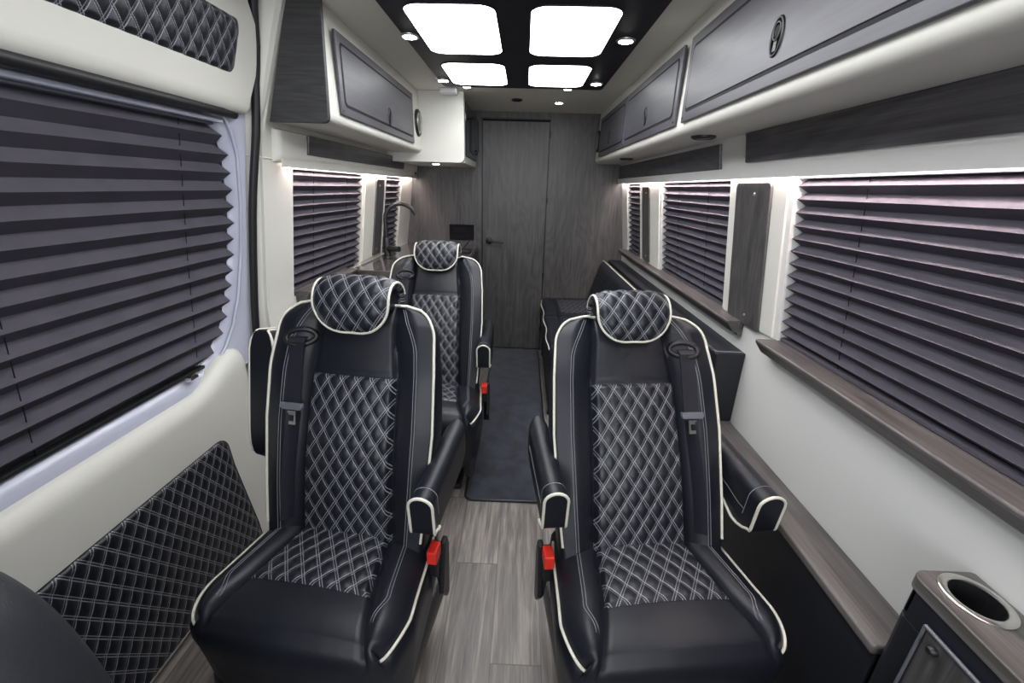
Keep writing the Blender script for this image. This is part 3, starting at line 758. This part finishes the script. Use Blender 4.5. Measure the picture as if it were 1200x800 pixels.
b = MB().lathe([(.018, 0), (.020, .01), (.02, .02)], (.205, 2.32, 0), 'Z', 16); obj('foot', b, 'bplastic', t)
b = MB().lathe([(.018, 0), (.020, .01), (.02, .02)], (.205, 3.30, 0), 'Z', 16); obj('foot', b, 'bplastic', t)

# storage box along the right wall behind the sofa and the near wood ledge
t = thing('storage_box', 'long black vinyl storage box along the right wall behind the right chair', 'storage box', (.73, 2.3, .533))
def sb_prof(y): return None
prof = [(.682, .533), (.675, .80), (.679, .806), (.806, .806), (.796, .533)]
prof = [(.706, .5335), (.694, .798), (.700, .804), (xr(.8)-.001, .804), (xr(.53)-.001, .5335)]
b = MB().prism(prof, lambda p: (p[0], 1.385, p[1]), lambda p: (p[0], YB-.01, p[1])); obj('box_body', b, 'leather2', t, smooth=False, bevel=.008, seg=3)
b = MB().tube([(.692, 1.395, .8055), (.788, 1.395, .8055)], .0015, 6); obj('seam', b, 'thread', t)
t = thing('side_ledge', 'low ledge with weathered wood top along the right wall beside the chair', 'ledge', (.74, 1.5, 0))
b = MB().box(.700, .797, .563, YB-.012, 0, .508); obj('ledge_body', b, 'leather2', t, smooth=False, bevel=.004)
b = MB().box(.690, .797, .563, YB-.012, .509, .5325); obj('ledge_top', b, 'woodL', t, smooth=False, bevel=.006, seg=3)

# cup holder console
t = thing('cupholder_console', 'dark console with wood top and steel-rimmed cup holder at lower right', 'console', (.74, .3, 0))
P = [(x, y) for x, y in rrect(.684, .84, -.5, .560, .022, 5)]
P = [(min(x, .794), y) for x, y in P]
b = MB().prism(P, lambda p: (p[0]+.010*(p[0] < .75), p[1]-.004, .0), lambda p: (p[0]+.004*(p[0] < .75), p[1]-.002, .644)); b.box(.688, .691, -.5, .54, .6445, .706); b.box(.70, .792, .553, .556, .6445, .706); obj('console_body', b, 'leather2', t, smooth=False, bevel=.004)
cx, cy = .7425, .505; er, es = .0325, 1.12
OUT = []
for k in range(64):                      # outline and hole share the same directions from the hole's centre
    a = 2*PI*k/64; dx, dy = math.cos(a), math.sin(a); best = 9
    for p, q in zip(P, P[1:]+P[:1]):
        ex, ey = q[0]-p[0], q[1]-p[1]; den = dx*ey-dy*ex
        if abs(den) < 1e-9: continue
        tt = ((p[0]-cx)*ey-(p[1]-cy)*ex)/den; uu = ((p[0]-cx)*dy-(p[1]-cy)*dx)/den
        if tt > 0 and -1e-6 <= uu <= 1+1e-6: best = min(best, tt)
    OUT.append((cx+dx*best, cy+dy*best))
HOLE = [(cx+er*math.cos(2*PI*k/64), cy+er*es*math.sin(2*PI*k/64)) for k in range(64)]
b = MB()
rings = [[(x, y, .707) for x, y in HOLE], [(x, y, .707) for x, y in OUT], [(x, y, .729) for x, y in OUT], [(lerp(x, cx, .03), lerp(y, cy, .004), .731) for x, y in OUT], [(x, y, .731) for x, y in HOLE]]
for rg in rings: b.v += rg
for k in range(5):
    for i in range(64): b.f.append((k*64+i, k*64+(i+1) % 64, ((k+1) % 5)*64+(i+1) % 64, ((k+1) % 5)*64+i))
obj('console_top', b, 'woodL', t, smooth=False)
b = MB(); b.lathe([(.0435, .0), (.0435, .003), (.041, .0048), (.035, .0048), (.0325, .003), (.0320, -.004), (.0315, -.004)], (cx, cy, .7312), 'Z', 48, 1.12); b.f = b.f[:-2]
obj('cup_ring', b, 'steel', t, recalc=False)
b = MB(); b.lathe([(.0316, .002), (.0312, -.004), (.030, -.085), (.001, -.086)], (cx, cy, .7312), 'Z', 48, 1.12); b.f = b.f[:-2]+b.f[-1:]
obj('cup_well', b, 'bplastic', t, recalc=False)
b = MB().box(.682, .694, -.3, .500, .34, .672); d = obj('console_door', b, 'woodV', t, smooth=False, bevel=.003)
b = MB().tube([(.681, -.3, .674), (.681, .502, .674)], .0035, 8); b.tube([(.681, .502, .674), (.681, .502, .34)], .0025, 8); obj('door_edging', b, 'gplastic', d)
b = MB().lathe([(.008, .004), (.008, -.006), (.005, -.010)], (.682, .478, .650), 'X', 16); obj('door_knob', b, 'bplastic', d)
b = MB().box(.676, .684, .30, .47, .56, .566); obj('drawer_lip', b, 'gplastic', d, smooth=False, bevel=.002)

# floor mat
t = thing('floor_mat', 'dark navy carpet runner on the aisle floor in front of the door', 'mat', (-.03, 2.4, 0))
P = rrect(-.222, .160, 1.52, YB-.035, .03, 6)
b = MB().prism(P, lambda p: (p[0], p[1], .0005), lambda p: (p[0], p[1], .011)); obj('mat_pile', b, 'carpet', t, smooth=False)
b = MB().tube([(x, y, .0065) for x, y in P], .0058, 8, closed=True); obj('mat_binding', b, 'bplastic', t)

# front passenger seat seen from behind
t = thing('front_seat', 'plain grey rounded seat back cut off at the lower left corner', 'seat', (-.76, .2, 0))
def fs(u, v):
    a = lerp(-PI, PI, u); ph = lerp(-PI/2, PI/2, v)
    c, s = math.cos(a), math.sin(a); cp, sp = math.cos(ph), math.sin(ph)
    f = lambda q, e: math.copysign(abs(q)**e, q)
    x = -.745+.215*f(s, .8)*f(cp, .42); z = .56+.365*f(sp, .62)
    y = .33+.085*f(c, .9)*f(cp, .5)-.06*(z-.56)
    return (x, y, z)
b = MB(); b.grid(fs, 49, 41); obj('seat_back', b, 'grey', t)
b = MB().pillow(lambda u, v: (lerp(-.95, -.54, u), lerp(-.20, .20, v), .42+.02*math.sin(PI*u)), lambda u, v: (lerp(-.95, -.54, u), lerp(-.20, .20, v), .28), 12, 12, 4, .4); obj('seat_cushion', b, 'grey', t)
b = MB().box(-.95, -.58, -.2, .2, 0, .29); obj('seat_base', b, 'bplastic', t, smooth=False, bevel=.01)

# ------------------------------------------------------------------ captain chairs
RC = math.radians(23.5); UB = Vector((0, math.sin(RC), math.cos(RC))); NB = Vector((0, -math.cos(RC), math.sin(RC))); BO = Vector((0, .125, .44))
def set_recline(deg):
    global RC, UB, NB
    RC = math.radians(deg); UB = Vector((0, math.sin(RC), math.cos(RC))); NB = Vector((0, -math.cos(RC), math.sin(RC)))
def BP(x, t, d): return BO+Vector((x, 0, 0))+UB*t+NB*d
BL = .620
def bw(t):
    w = interp(t, [(-.08, .204), (0, .214), (.12, .222), (.30, .229), (.45, .224), (.56, .213), (.62, .208)])
    r = .078; e = min(max((t-(BL-r))/r, 0), 1)
    return w-r*(1-math.sqrt(max(0, 1-e*e)))*.98
def bxc(t): return interp(t, [(-.08, .130), (.0, .129), (.43, .119), (.54, .107), (.62, .105)])
def bd(x, t):
    w = bw(t); xc = bxc(t); ax = abs(x)
    lum = .016*math.sin(PI*min(max(t/.45, 0), 1))
    if ax <= xc:
        d = .010*(1-(ax/xc)**2)+lum-.010*sstep(.44, .60, t)
        d -= .012*sstep(xc-.014, xc, ax)
    else:
        e = (ax-xc)/max(w-xc, .01)
        A = .042*(1-.45*sstep(.42, .60, t))
        d = -.012+lum*(1-e)+A*math.sin(PI/2*min(1, e*1.5))**.7-.007*max(0, e-.6)/.4
        pass
    top = sstep(BL-.05, BL, t); d -= .018*top
    if .425 < t < .60 and ax < xc: d -= .006*math.exp(-((t-.434)/.004)**2)
    return d
BTH = .115
def crx(u, xc, w):
    s_ = 2*u-1; a = abs(s_)
    return math.copysign(a/.6*xc if a <= .6 else xc+(a-.6)/.4*(w-xc), s_)
def backF(u, v):
    t = lerp(-.07, BL, v); x = crx(u, bxc(t), bw(t)); return BP(x, t, bd(x, t))
def backB(u, v):
    t = lerp(-.07, BL, v); w = bw(t)*.96; x = (2*u-1)*w
    th = BTH*(1-.25*(2*u-1)**2)*lerp(1, .72, sstep(.3, .62, t))
    return BP(x, lerp(-.07, BL*.985, v), -.024-th+.03*(abs(2*u-1))**3)
SY0, SY1 = .215, -.138         # rear and front of the seat cushion
def sw(y):
    w = interp(-y, [(-.215, .216), (-.13, .232), (.0, .244), (.06, .251), (.138, .250)])
    r = .10; e = min(max(((SY1+r)-y)/r, 0), 1); return w-r*(1-math.sqrt(max(0, 1-e*e)))*.36
def sxc(y): return interp(-y, [(-.215, .118), (-.13, .124), (.03, .150), (.11, .176), (.138, .186)])
def sz(x, y):
    ax = abs(x); xc = min(sxc(y), sw(y)-.012); w = sw(y)
    fr = max(0, (y-SY1)); e = min(fr/.062, 1); drop = .026*(1-math.sqrt(max(0, 1-(1-e)**2)))
    base = .437+.006*sstep(.2, -.12, y)
    if ax <= xc: z = base+.010*(1-(ax/xc)**2)-.010*sstep(xc-.013, xc, ax)
    else:
        q = min(1, (ax-xc)/max(w-xc, .008)); A = .027*interp(-y, [(-.2, .9), (0, 1), (.1, .9), (.16, .7)])
        z = base-.010+A*math.sin(PI*q**.85)**.75-.018*q*q
    return z-drop
def seatF(u, v):
    y = lerp(SY0, SY1, v); x = crx(u, min(sxc(y), sw(y)-.012), sw(y)); return Vector((x, y-.012*math.cos(PI/2*(2*u-1))*v**6, sz(x, y)))
def build_seat_body():
    b = MB(); nu, nv = 81, 70
    of = b.grid(seatF, nu, nv)
    loop = [(i, 0) for i in range(nu)]+[(nu-1, j) for j in range(1, nv)]+[(i, nv-1) for i in range(nu-2, -1, -1)]+[(0, j) for j in range(nv-2, 0, -1)]
    prev = [of+j*nu+i for i, j in loop]; L = len(loop)
    base = [Vector(b.v[k]) for k in prev]
    cen = Vector((0, .0, 0))
    for (zf, off) in ((-.006, .005), (-.022, .011), (-.05, .013), (-.09, .009), (-.14, .004), (-.20, -.002), (-.235, -.008)):
        row = []
        for p in base:
            d = Vector((p.x*.9, (p.y-.015)*1.0, 0)); n = Vector((math.copysign(abs(d.x/.22)**5, d.x), math.copysign(abs(d.y/.2)**5, d.y), 0))
            n = n.normalized() if n.length > 1e-9 else Vector((0, 1, 0))
            front = sstep(-.10, -.19, p.y)
            zz = p.z+zf*(1-.0*front)
            zz = lerp(zz, .43+zf-.02*front, min(1, abs(zf)/.09))
            q = p+n*(off*(1+1.1*front)); b.v.append((q.x, q.y, zz)); row.append(len(b.v)-1)
        for i in range(L): b.f.append((prev[i], prev[(i+1) % L], row[(i+1) % L], row[i]))
        prev = row
    b.f.append(tuple(prev))
    return b
def arm_fn(pivot, a, up, length, wide, tall, dip, rnd=False):
    """armrest pad: a = unit vector to the free end, up = top side"""
    lat = Vector((1, 0, 0))
    def sect(s, k, shrink=1.0):
        # k in 0..1 round the section, starting at the lower inner edge over the top to the lower outer edge
        W = wide*shrink*lerp(.90, 1, sstep(0, .12, s))
        if rnd and s > .84: W *= math.sqrt(max(.05, 1-((s-.84)/.16)**2*.85))
        W = W; H = lerp(.090, tall, sstep(.0, .3, s))-.02*(1-sstep(0, .15, s))
        H += dip*math.exp(-((s-.82)/.13)**2)
        if k < .3: q = k/.3; xx, zz = -W, lerp(-H, -W*.9, q)
        elif k > .7: q = (k-.7)/.3; xx, zz = W, lerp(-W*.9, -H, q)
        else:
            an = lerp(PI, 0, (k-.3)/.4); xx, zz = W*math.cos(an), -W*.9+W*.9*math.sin(an)
        zz *= shrink if shrink < 1 else 1
        return pivot+a*(s*length)+lat*xx+up*zz
    return sect
def build_arm(root, pivot, a, up, length, wide=.029, tall=.112, dip=.0, full=False, rnd=False):
    sect = arm_fn(pivot, a, up, length, wide, tall, dip, rnd)
    b = MB(); n = 29; S = [0, .01, .03, .07]+[lerp(.1, .97, k/14) for k in range(15)]+[.985, .995, 1.0]
    def fn(u, v):
        s = interp(v, [(i/(len(S)-1), S[i]) for i in range(len(S))])
        sh = 1.0
        if s < .08: sh = math.sqrt(max(.02, 1-((.08-s)/.08)**2))
        if s > .985: sh = lerp(1, .93, (s-.985)/.015)
        return sect(s, u, sh)
    o = b.grid(fn, n, len(S))
    L = len(S)
    b.f.append(tuple(o+i for i in range(n))); b.f.append(tuple(o+(L-1)*n+i for i in range(n))[::-1])
    for j in range(L-1): b.f.append((o+j*n, o+(j+1)*n, o+(j+1)*n+n-1, o+j*n+n-1))
    arm = obj('armrest', b, 'leather', root)
    e = .0025
    s0 = .10 if full else .90
    pts = [sect(s, 0)+up*.002+Vector((-e, 0, 0)) for s in np.linspace(s0, .93, 14)]
    pts += [sect(lerp(.95, .992, q), .02) for q in (.5, 1)]
    pts += [sect(.997, k)+up*.0015*math.sin(PI*k) for k in np.linspace(.04, .96, 22)]
    pts += [sect(lerp(.992, .95, q), .98) for q in (0, .5, 1)]
    pts += [sect(s, 1)+up*.002+Vector((e, 0, 0)) for s in np.linspace(.93, s0, 14)]
    b = MB().tube(pts, .0038, 8); obj('piping', b, 'piping', arm)
    b = MB().tube([sect(.88, k)*1.0+up*.0006*math.sin(PI*k) for k in np.linspace(.12, .88, 24)], .0008, 5)
    b.tube([sect(s, .17)+Vector((-.0006, 0, 0)) for s in np.linspace(.2, .88, 12)], .0007, 5)
    obj('stitching', b, 'thread', arm)
    return arm
def make_chair(label, loc, rot, m, outer, inner_x=.251, outer_x=.272, ay=.385, recline=23.5):
    """m = +1 when the window (belt) side is at local +x, -1 when it is at -x; outer = 'down', 'up' or None"""
    set_recline(recline)
    t = thing('captain_chair', label, 'chair', loc, rot, world=False)
    XM = Matrix.Identity(4)
    # pedestal
    b = MB(); b.box(-.165, .165, -.08, .24, 0, .03); b.box(-.14, .14, -.06, .22, .03, .16); b.box(-.19, .19, -.13, .27, .16, .225)
    obj('pedestal', b, 'bplastic', t, smooth=False, bevel=.01)
    for q in (-1, 1):
        b = MB().pillow(lambda u, v: (q*(.228+.006*math.sin(PI*v)), lerp(-.13, .26, u), lerp(.12, .215, v)), lambda u, v: (q*.19, lerp(-.13, .26, u), lerp(.12, .215, v)), 20, 8, 4, .2)
        obj('side_cover', b, 'bplastic', t)
    # seat
    st = obj('seat_cushion', build_seat_body(), 'leather', t)
    def siF(u, v):
        y = lerp(.165, -.048, v); x = (2*u-1)*(sxc(y)-.004); ed = min(1, min(u, 1-u)*30, min(v, 1-v)*24)
        return Vector((x, y, sz(x, y)+.001+ed**.6*.004+puff(x, y*1.0, QW*1.05, QH*.92)*ed))
    b = MB().grid(siF, 90, 66, uvfn=lambda u, v: (siF(u, v)[0]/1.05, siF(u, v)[1]/.92)); 
    mb = MB(); mb.grid(siF, 90, 66, uvfn=lambda u, v: (siF(u, v)[0]/1.05, siF(u, v)[1]/.92)); obj('quilted_insert', mb, 'quilt', st)
    # piping round the seat bolsters
    for s in (-1, 1):
        pts = []
        for v in list(np.linspace(.10, .90, 40))+list(np.linspace(.905, 1, 16)):
            p = seatF(0 if s < 0 else 1, v); pts.append(Vector((p.x+s*.003, p.y-.002*v, p.z+.001)))
        p = pts[-1]; pts.append(Vector((p.x-s*.016, p.y-.006, p.z-.010)))
        b = MB().tube(pts, .0036, 8); obj('piping', b, 'piping', st)
        b = MB()
        for dx in (-.0035, .0035):
            pts = []
            for v in np.linspace(.08, .90, 44):
                y = lerp(SY0, SY1, v); xc = sxc(y); w = sw(y); f = .46-.30*sstep(.72, .90, v)
                x = xc+(w-xc)*f+dx; pts.append((s*x, y, sz(x, y)+.0004))
            b.tube(pts, .0008, 5)
        obj('stitching', b, 'thread', st)
    # back
    bk = obj('backrest', MB().pillow(backF, backB, 81, 80, 6, .22), 'leather', t)
    def biF(u, v):
        tt = lerp(-.02, .430, v); x = (2*u-1)*(bxc(tt)-.002); ed = min(1, min(u, 1-u)*30, min(v, 1-v)*50)
        return BP(x, tt, bd(x, tt)+.001+ed**.6*.004+puff(x, tt)*ed)
    mb = MB(); mb.grid(biF, 84, 150, uvfn=lambda u, v: ((2*u-1)*(bxc(lerp(-.02, .43, v))-.002), lerp(-.02, .43, v))); obj('quilted_insert', mb, 'quilt', bk)
    pts = [backF(0, v) for v in np.linspace(.12, 1, 70)]+[backF(u, 1) for u in np.linspace(.03, .97, 30)]+[backF(1, v) for v in np.linspace(1, .12, 70)]
    # keep the piping just outside the edge
    pp = []
    for p in pts:
        q = p-BO; x = q.x; tt = q.dot(UB); pp.append(p+Vector((math.copysign(.002, x) if tt < BL-.003 else 0, 0, 0))+NB*.001+UB*(.002 if tt > BL-.08 else 0))
    b = MB().tube(pp, .0036, 8); obj('piping', b, 'piping', bk)
    for s in (-1, 1):
        b = MB()
        for dx in (-.0035, .0035):
            f = .58
            b.tube([BP(s*(bxc(tt)+(bw(tt)-bxc(tt))*(f-.25*sstep(.50, .61, tt))+dx), tt, bd(bxc(tt)+(bw(tt)-bxc(tt))*(f-.25*sstep(.50, .61, tt))+dx, tt)+.0004) for tt in np.linspace(.0 if s != m else .0, .612, 50)], .0008, 5)
        obj('stitching', b, 'thread', bk)
    # headrest flap rolled over the top
    prof = [(.036, .547), (.048, .565), (.060, .595), (.067, .630), (.066, .660), (.055, .688), (.033, .707), (.003, .714), (-.028, .708), (-.050, .690), (-.060, .660), (-.063, .63)]
    prof = [(d-.014, .540+(q-.547)*.93) for d, q in prof]
    al = [0]
    for p, q in zip(prof, prof[1:]): al.append(al[-1]+math.dist(p, q))
    TL = al[-1]
    def hpos(s, x):
        d = interp(s, list(zip(al, [p[0] for p in prof]))); tt = interp(s, list(zip(al, [p[1] for p in prof])))
        return d, tt
    def hsm(s):      # smoothed profile
        D = T = 0
        for k in (-2, -1, 0, 1, 2):
            d, tt = hpos(min(max(s+k*.006, 0), TL), 0); D += d/5; T += tt/5
        return D, T
    def hF(u, v):
        s = v*TL; e = min(s/.092, 1); w = .103*max(.0, (1-(1-e)**2.3))**(1/2.1)
        x = (2*u-1)*w; d, tt = hsm(s)
        ed = min(1, min(u, 1-u)*14, v*14)
        rnd = .012*(abs(2*u-1))**4*sstep(.0, .06, s)
        pf = puff(x, s, .044, .062, .005)*ed
        # outward normal of the profile
        d2, t2 = hsm(min(s+.004, TL)); d1, t1 = hsm(max(s-.004, 0)); tx, ty = d2-d1, t2-t1; L = math.hypot(tx, ty) or 1
        nx, ny = ty/L, -tx/L
        return BP(x, tt+ny*(pf-rnd), d+nx*(pf-rnd))
    def hB(u, v):
        s = v*TL; e = min(s/.092, 1); w = .098*max(.0, (1-(1-e)**2.3))**(1/2.1); x = (2*u-1)*w
        d, tt = hsm(s); cx_, cy_ = .0, .650
        k = .035; dx, dy = cx_-d, cy_-tt; L = math.hypot(dx, dy)
        d2, t2 = hsm(min(s+.004, TL)); d1, t1 = hsm(max(s-.004, 0)); tx, ty = d2-d1, t2-t1; LL = math.hypot(tx, ty) or 1
        nx, ny = ty/LL, -tx/LL
        th = .028
        return BP(x, tt-ny*th, d-nx*th)
    def huv(u, v):
        s = v*TL; e = min(s/.092, 1); w = .103*max(.0, (1-(1-e)**2.3))**(1/2.1); return ((2*u-1)*w, s)
    mb = MB(); mb.pillow(hF, hB, 72, 96, 5, .5, uvfn=huv); hr = obj('headrest', mb, 'quilthead', t)
    pts = [hF(0, v) for v in np.linspace(.86, .03, 60)]+[hF(u, .012) for u in np.linspace(0, 1, 9)]+[hF(1, v) for v in np.linspace(.03, .86, 60)]
    b = MB().tube(pts, .0036, 8); obj('piping', b, 'piping', hr)
    mb = MB().tube([BP(x, .640, -.012) for x in np.linspace(-.092, .092, 5)], .032, 20); obj('headrest_core', mb, 'leather', hr)
    for s in (-1, 1):
        b = MB().tube([BP(s*.055, .58, -.03), BP(s*.055, .66, -.03)], .006, 8); obj('headrest_post', b, 'steel', hr)
    # seat belt at the shoulder on the window side
    bx, bt = m*.150, .522
    def oval(rx, rt, off, n=30, slant=.25):
        return [BP(bx+rx*math.cos(a), bt+rt*math.sin(a)+slant*m*rx*-math.cos(a)*.5, bd(bx+rx*math.cos(a), bt+rt*math.sin(a))+off) for a in np.linspace(0, 2*PI, n+1)[:-1]]
    mb = MB().tube(oval(.036, .021, .002), .0075, 8, closed=True)
    bz = obj('belt_guide', mb, 'bplastic', bk)
    mb = MB(); P = oval(.036, .020, .002); mb.v = [tuple(p) for p in P]; mb.f = [tuple(range(len(P)))]; obj('guide_plate', mb, 'leather2', bz, recalc=False)
    def strap(pts, w, th=.0016):
        b = MB(); n = len(pts)
        for (x, tt, d, tw) in pts:
            for (sx, sd_) in ((-1, 1), (1, 1), (1, -1), (-1, -1)): b.v.append(tuple(BP(x+sx*w/2*math.cos(tw), tt, d+sd_*th+sx*w/2*math.sin(tw))))
        for k in range(n-1):
            for i in range(4): a = 4*k+i; c = 4*k+(i+1) % 4; b.f.append((a, c, c+4, a+4))
        b.f.append((3, 2, 1, 0)); b.f.append(tuple(4*(n-1)+i for i in range(4))); return b
    def sd(x, tt): return max(bd(x-.016, tt), bd(x, tt), bd(x+.016, tt))
    pts = [(bx, bt+.001, sd(bx, bt)-.002, 0), (bx, bt-.004, sd(bx, bt-.004)+.005, 0), (bx, bt-.014, sd(bx, bt-.014)+.010, 0)]+[(bx-m*.004*k/8, bt-.02-k*.0205, sd(bx, bt-.02-k*.0205)+.005, -.12*m) for k in range(9)]
    sb = obj('seat_belt', strap(pts, .045), 'belt', t)
    te = pts[-1][1]; tx_ = pts[-1][0]
    low = [(tx_+m*.002, te-.005, sd(tx_, te)+.004, .5*m)]+[(tx_+m*.010*math.sin(k/9*PI/2), te-.02-k*.036, sd(tx_, te-.02-k*.036)+.003, .9*m) for k in range(9)]
    obj('lower_webbing', strap(low, .034), 'belt', sb)
    mb = MB(); d0 = sd(tx_, te)+.012
    P = rrect(-.031, .031, -.009, .009, .006, 4)
    mb.prism(P, lambda p: BP(tx_+p[0], te+p[1]+.007*abs(p[0]/.031)**3, d0-.006), lambda p: BP(tx_+p[0], te+p[1]+.006*abs(p[0]/.031)**3, d0+.006))
    tg = obj('belt_tongue', mb, 'gplastic', sb, smooth=False, bevel=.003)
    mb = MB()
    for (a0, a1, c0, c1) in ((-.012, .012, -.020, -.009), (-.012, -.007, -.038, -.020), (.007, .012, -.038, -.020), (-.012, .012, -.045, -.036)):
        mb.prism([(a0, c0), (a1, c0), (a1, c1), (a0, c1)], lambda p: BP(tx_+p[0], te+p[1], d0-.0015), lambda p: BP(tx_+p[0], te+p[1], d0+.0015))
    obj('metal_tongue', mb, 'steel', tg, smooth=False)
    # buckle and reclining lever on the aisle side
    k = -m; X = k*.243
    mb = MB(); mb.box(min(X, X+k*.024), max(X, X+k*.024), .085, .125, .375, .462); mb.tube([(X+k*.012, .115, .37), (X+k*.012, .14, .30), (X+k*.010, .16, .24)], .008, 8); bu = obj('belt_buckle', mb, 'bplastic', t, smooth=False, bevel=.004)
    mb = MB(); mb.box(min(X-k*.001, X+k*.025), max(X-k*.001, X+k*.025), .078, .122, .424, .463); obj('release_button', mb, 'red', bu, smooth=False, bevel=.004)
    mb = MB(); X2 = k*.262; mb.prism([(.10, .30), (.135, .25), (.155, .25), (.165, .42), (.150, .455), (.130, .45)], lambda p: (X2, p[0], p[1]), lambda p: (X2+k*.014, p[0], p[1])); obj('recline_lever', mb, 'bplastic', t, smooth=False, bevel=.004)
    # armrests
    build_arm(t, Vector((k*inner_x, ay, .690)), Vector((0, -.997, -.08)).normalized(), Vector((0, -.08, .997)).normalized(), .315)
    if outer == 'down': build_arm(t, Vector((m*outer_x, ay, .672)), Vector((m*.03, -.997, -.09)).normalized(), Vector((0, -.09, .997)).normalized(), .335, .034, .112, .022, True)
    if outer == 'up': build_arm(t, Vector((m*.322, .33, .505)), Vector((0, .24, .96)).normalized(), Vector((0, .96, -.24)).normalized(), .41, .036, .10, 0, True, True)
    for s, ok in ((k, True), (m, outer is not None)):
        if ok:
            mb = MB().lathe([(.026, 0), (.026, s*.024), (.020, s*.030)], (s*.205, .335, .585 if not (s == m and outer == 'up') else .555), 'X', 20); obj('arm_pivot', mb, 'bplastic', t)
    return t
make_chair('front left captain chair beside the sliding door, near armrest down', (-.467, .75, 0), math.radians(-7.2), -1, 'up', ay=.35, recline=17)
make_chair('front right captain chair beside the wood ledge, both armrests down', (.358, .75, 0), math.radians(7), 1, 'down', recline=26.5)
make_chair('rear captain chair in front of the kitchen counter, behind the left one', (-.412, 1.665, 0), math.radians(0), -1, None)

# ------------------------------------------------------------------ lights
def area(name, loc, rot, sx, sy, power, col=(1, 1, 1), spread=None):
    l = bpy.data.lights.new(name, 'AREA'); l.shape = 'RECTANGLE'; l.size = sx; l.size_y = sy; l.energy = power; l.color = col
    if spread: l.spread = spread
    o = bpy.data.objects.new(name, l); COL.objects.link(o); o.location = loc; o.rotation_euler = rot; return o
area('windscreen_daylight', (-.05, YF+.03, 1.25), (math.radians(94), 0, 0), 1.6, .85, 20, (.93, .96, 1.0))
for x, y, z, p in ((-.428, 1.76, SP, 3), (.338, 1.76, SP, 3), (-.428, 2.41, SP, 3), (.338, 2.41, SP, 3), (-.337, 2.625, CEIL, 1.5), (.215, 2.63, CEIL, 1.5), (.198, 3.03, CEIL, 4), (-.575, 2.90, 1.463, 3)):
    l = bpy.data.lights.new('spotlight_beam', 'SPOT'); l.energy = p; l.spot_size = math.radians(110); l.spot_blend = .6; l.shadow_soft_size = .02; l.color = (.97, 1, .93)
    o = bpy.data.objects.new('spotlight_beam', l); COL.objects.link(o); o.location = (x, y, z-.012)
w = bpy.data.worlds.new('world'); scn.world = w; w.use_nodes = True
w.node_tree.nodes['Background'].inputs[0].default_value = (.75, .82, .95, 1); w.node_tree.nodes['Background'].inputs[1].default_value = .6

# ------------------------------------------------------------------ camera
cam = bpy.data.cameras.new('camera'); co = bpy.data.objects.new('camera', cam); COL.objects.link(co)
F = 490.0; cam.sensor_width = 36; cam.lens = F/1200*36; cam.clip_start = .02
fy = Vector((615-600, 220-400, F)).normalized()
dn = Vector((565-600, 1675-400, F)).normalized(); dn = (dn-fy*dn.dot(fy)).normalized(); up = -dn; rx = fy.cross(up)
R = Matrix((rx, fy, up))
cx_, cy_, cz_ = R @ Vector((1, 0, 0)), R @ Vector((0, -1, 0)), R @ Vector((0, 0, -1))
mm = Matrix((cx_, cy_, cz_)).transposed().to_4x4(); mm.translation = (0, 0, 1.33); co.matrix_world = mm
scn.camera = co
GROUPS = {'captain_chair': 'reclining captain chairs', 'pleated_blind': 'pleated window blinds', 'spotlight': 'ceiling spotlights', 'puck_light': 'puck lights under the right cabinet', 'overhead_cabinet': 'overhead cabinets', 'led_strip': 'light strips over the windows'}
for o in bpy.data.objects:
    if '_world' in o: del o['_world']
    k = o.name.split('.')[0]
    if k in GROUPS and o.parent is None: o['group'] = GROUPS[k]
scn.view_settings.view_transform = 'Standard'; scn.view_settings.look = 'None'
scn.view_settings.exposure = 0.17; scn.view_settings.gamma = 1.0; scn.view_settings.use_curve_mapping = False
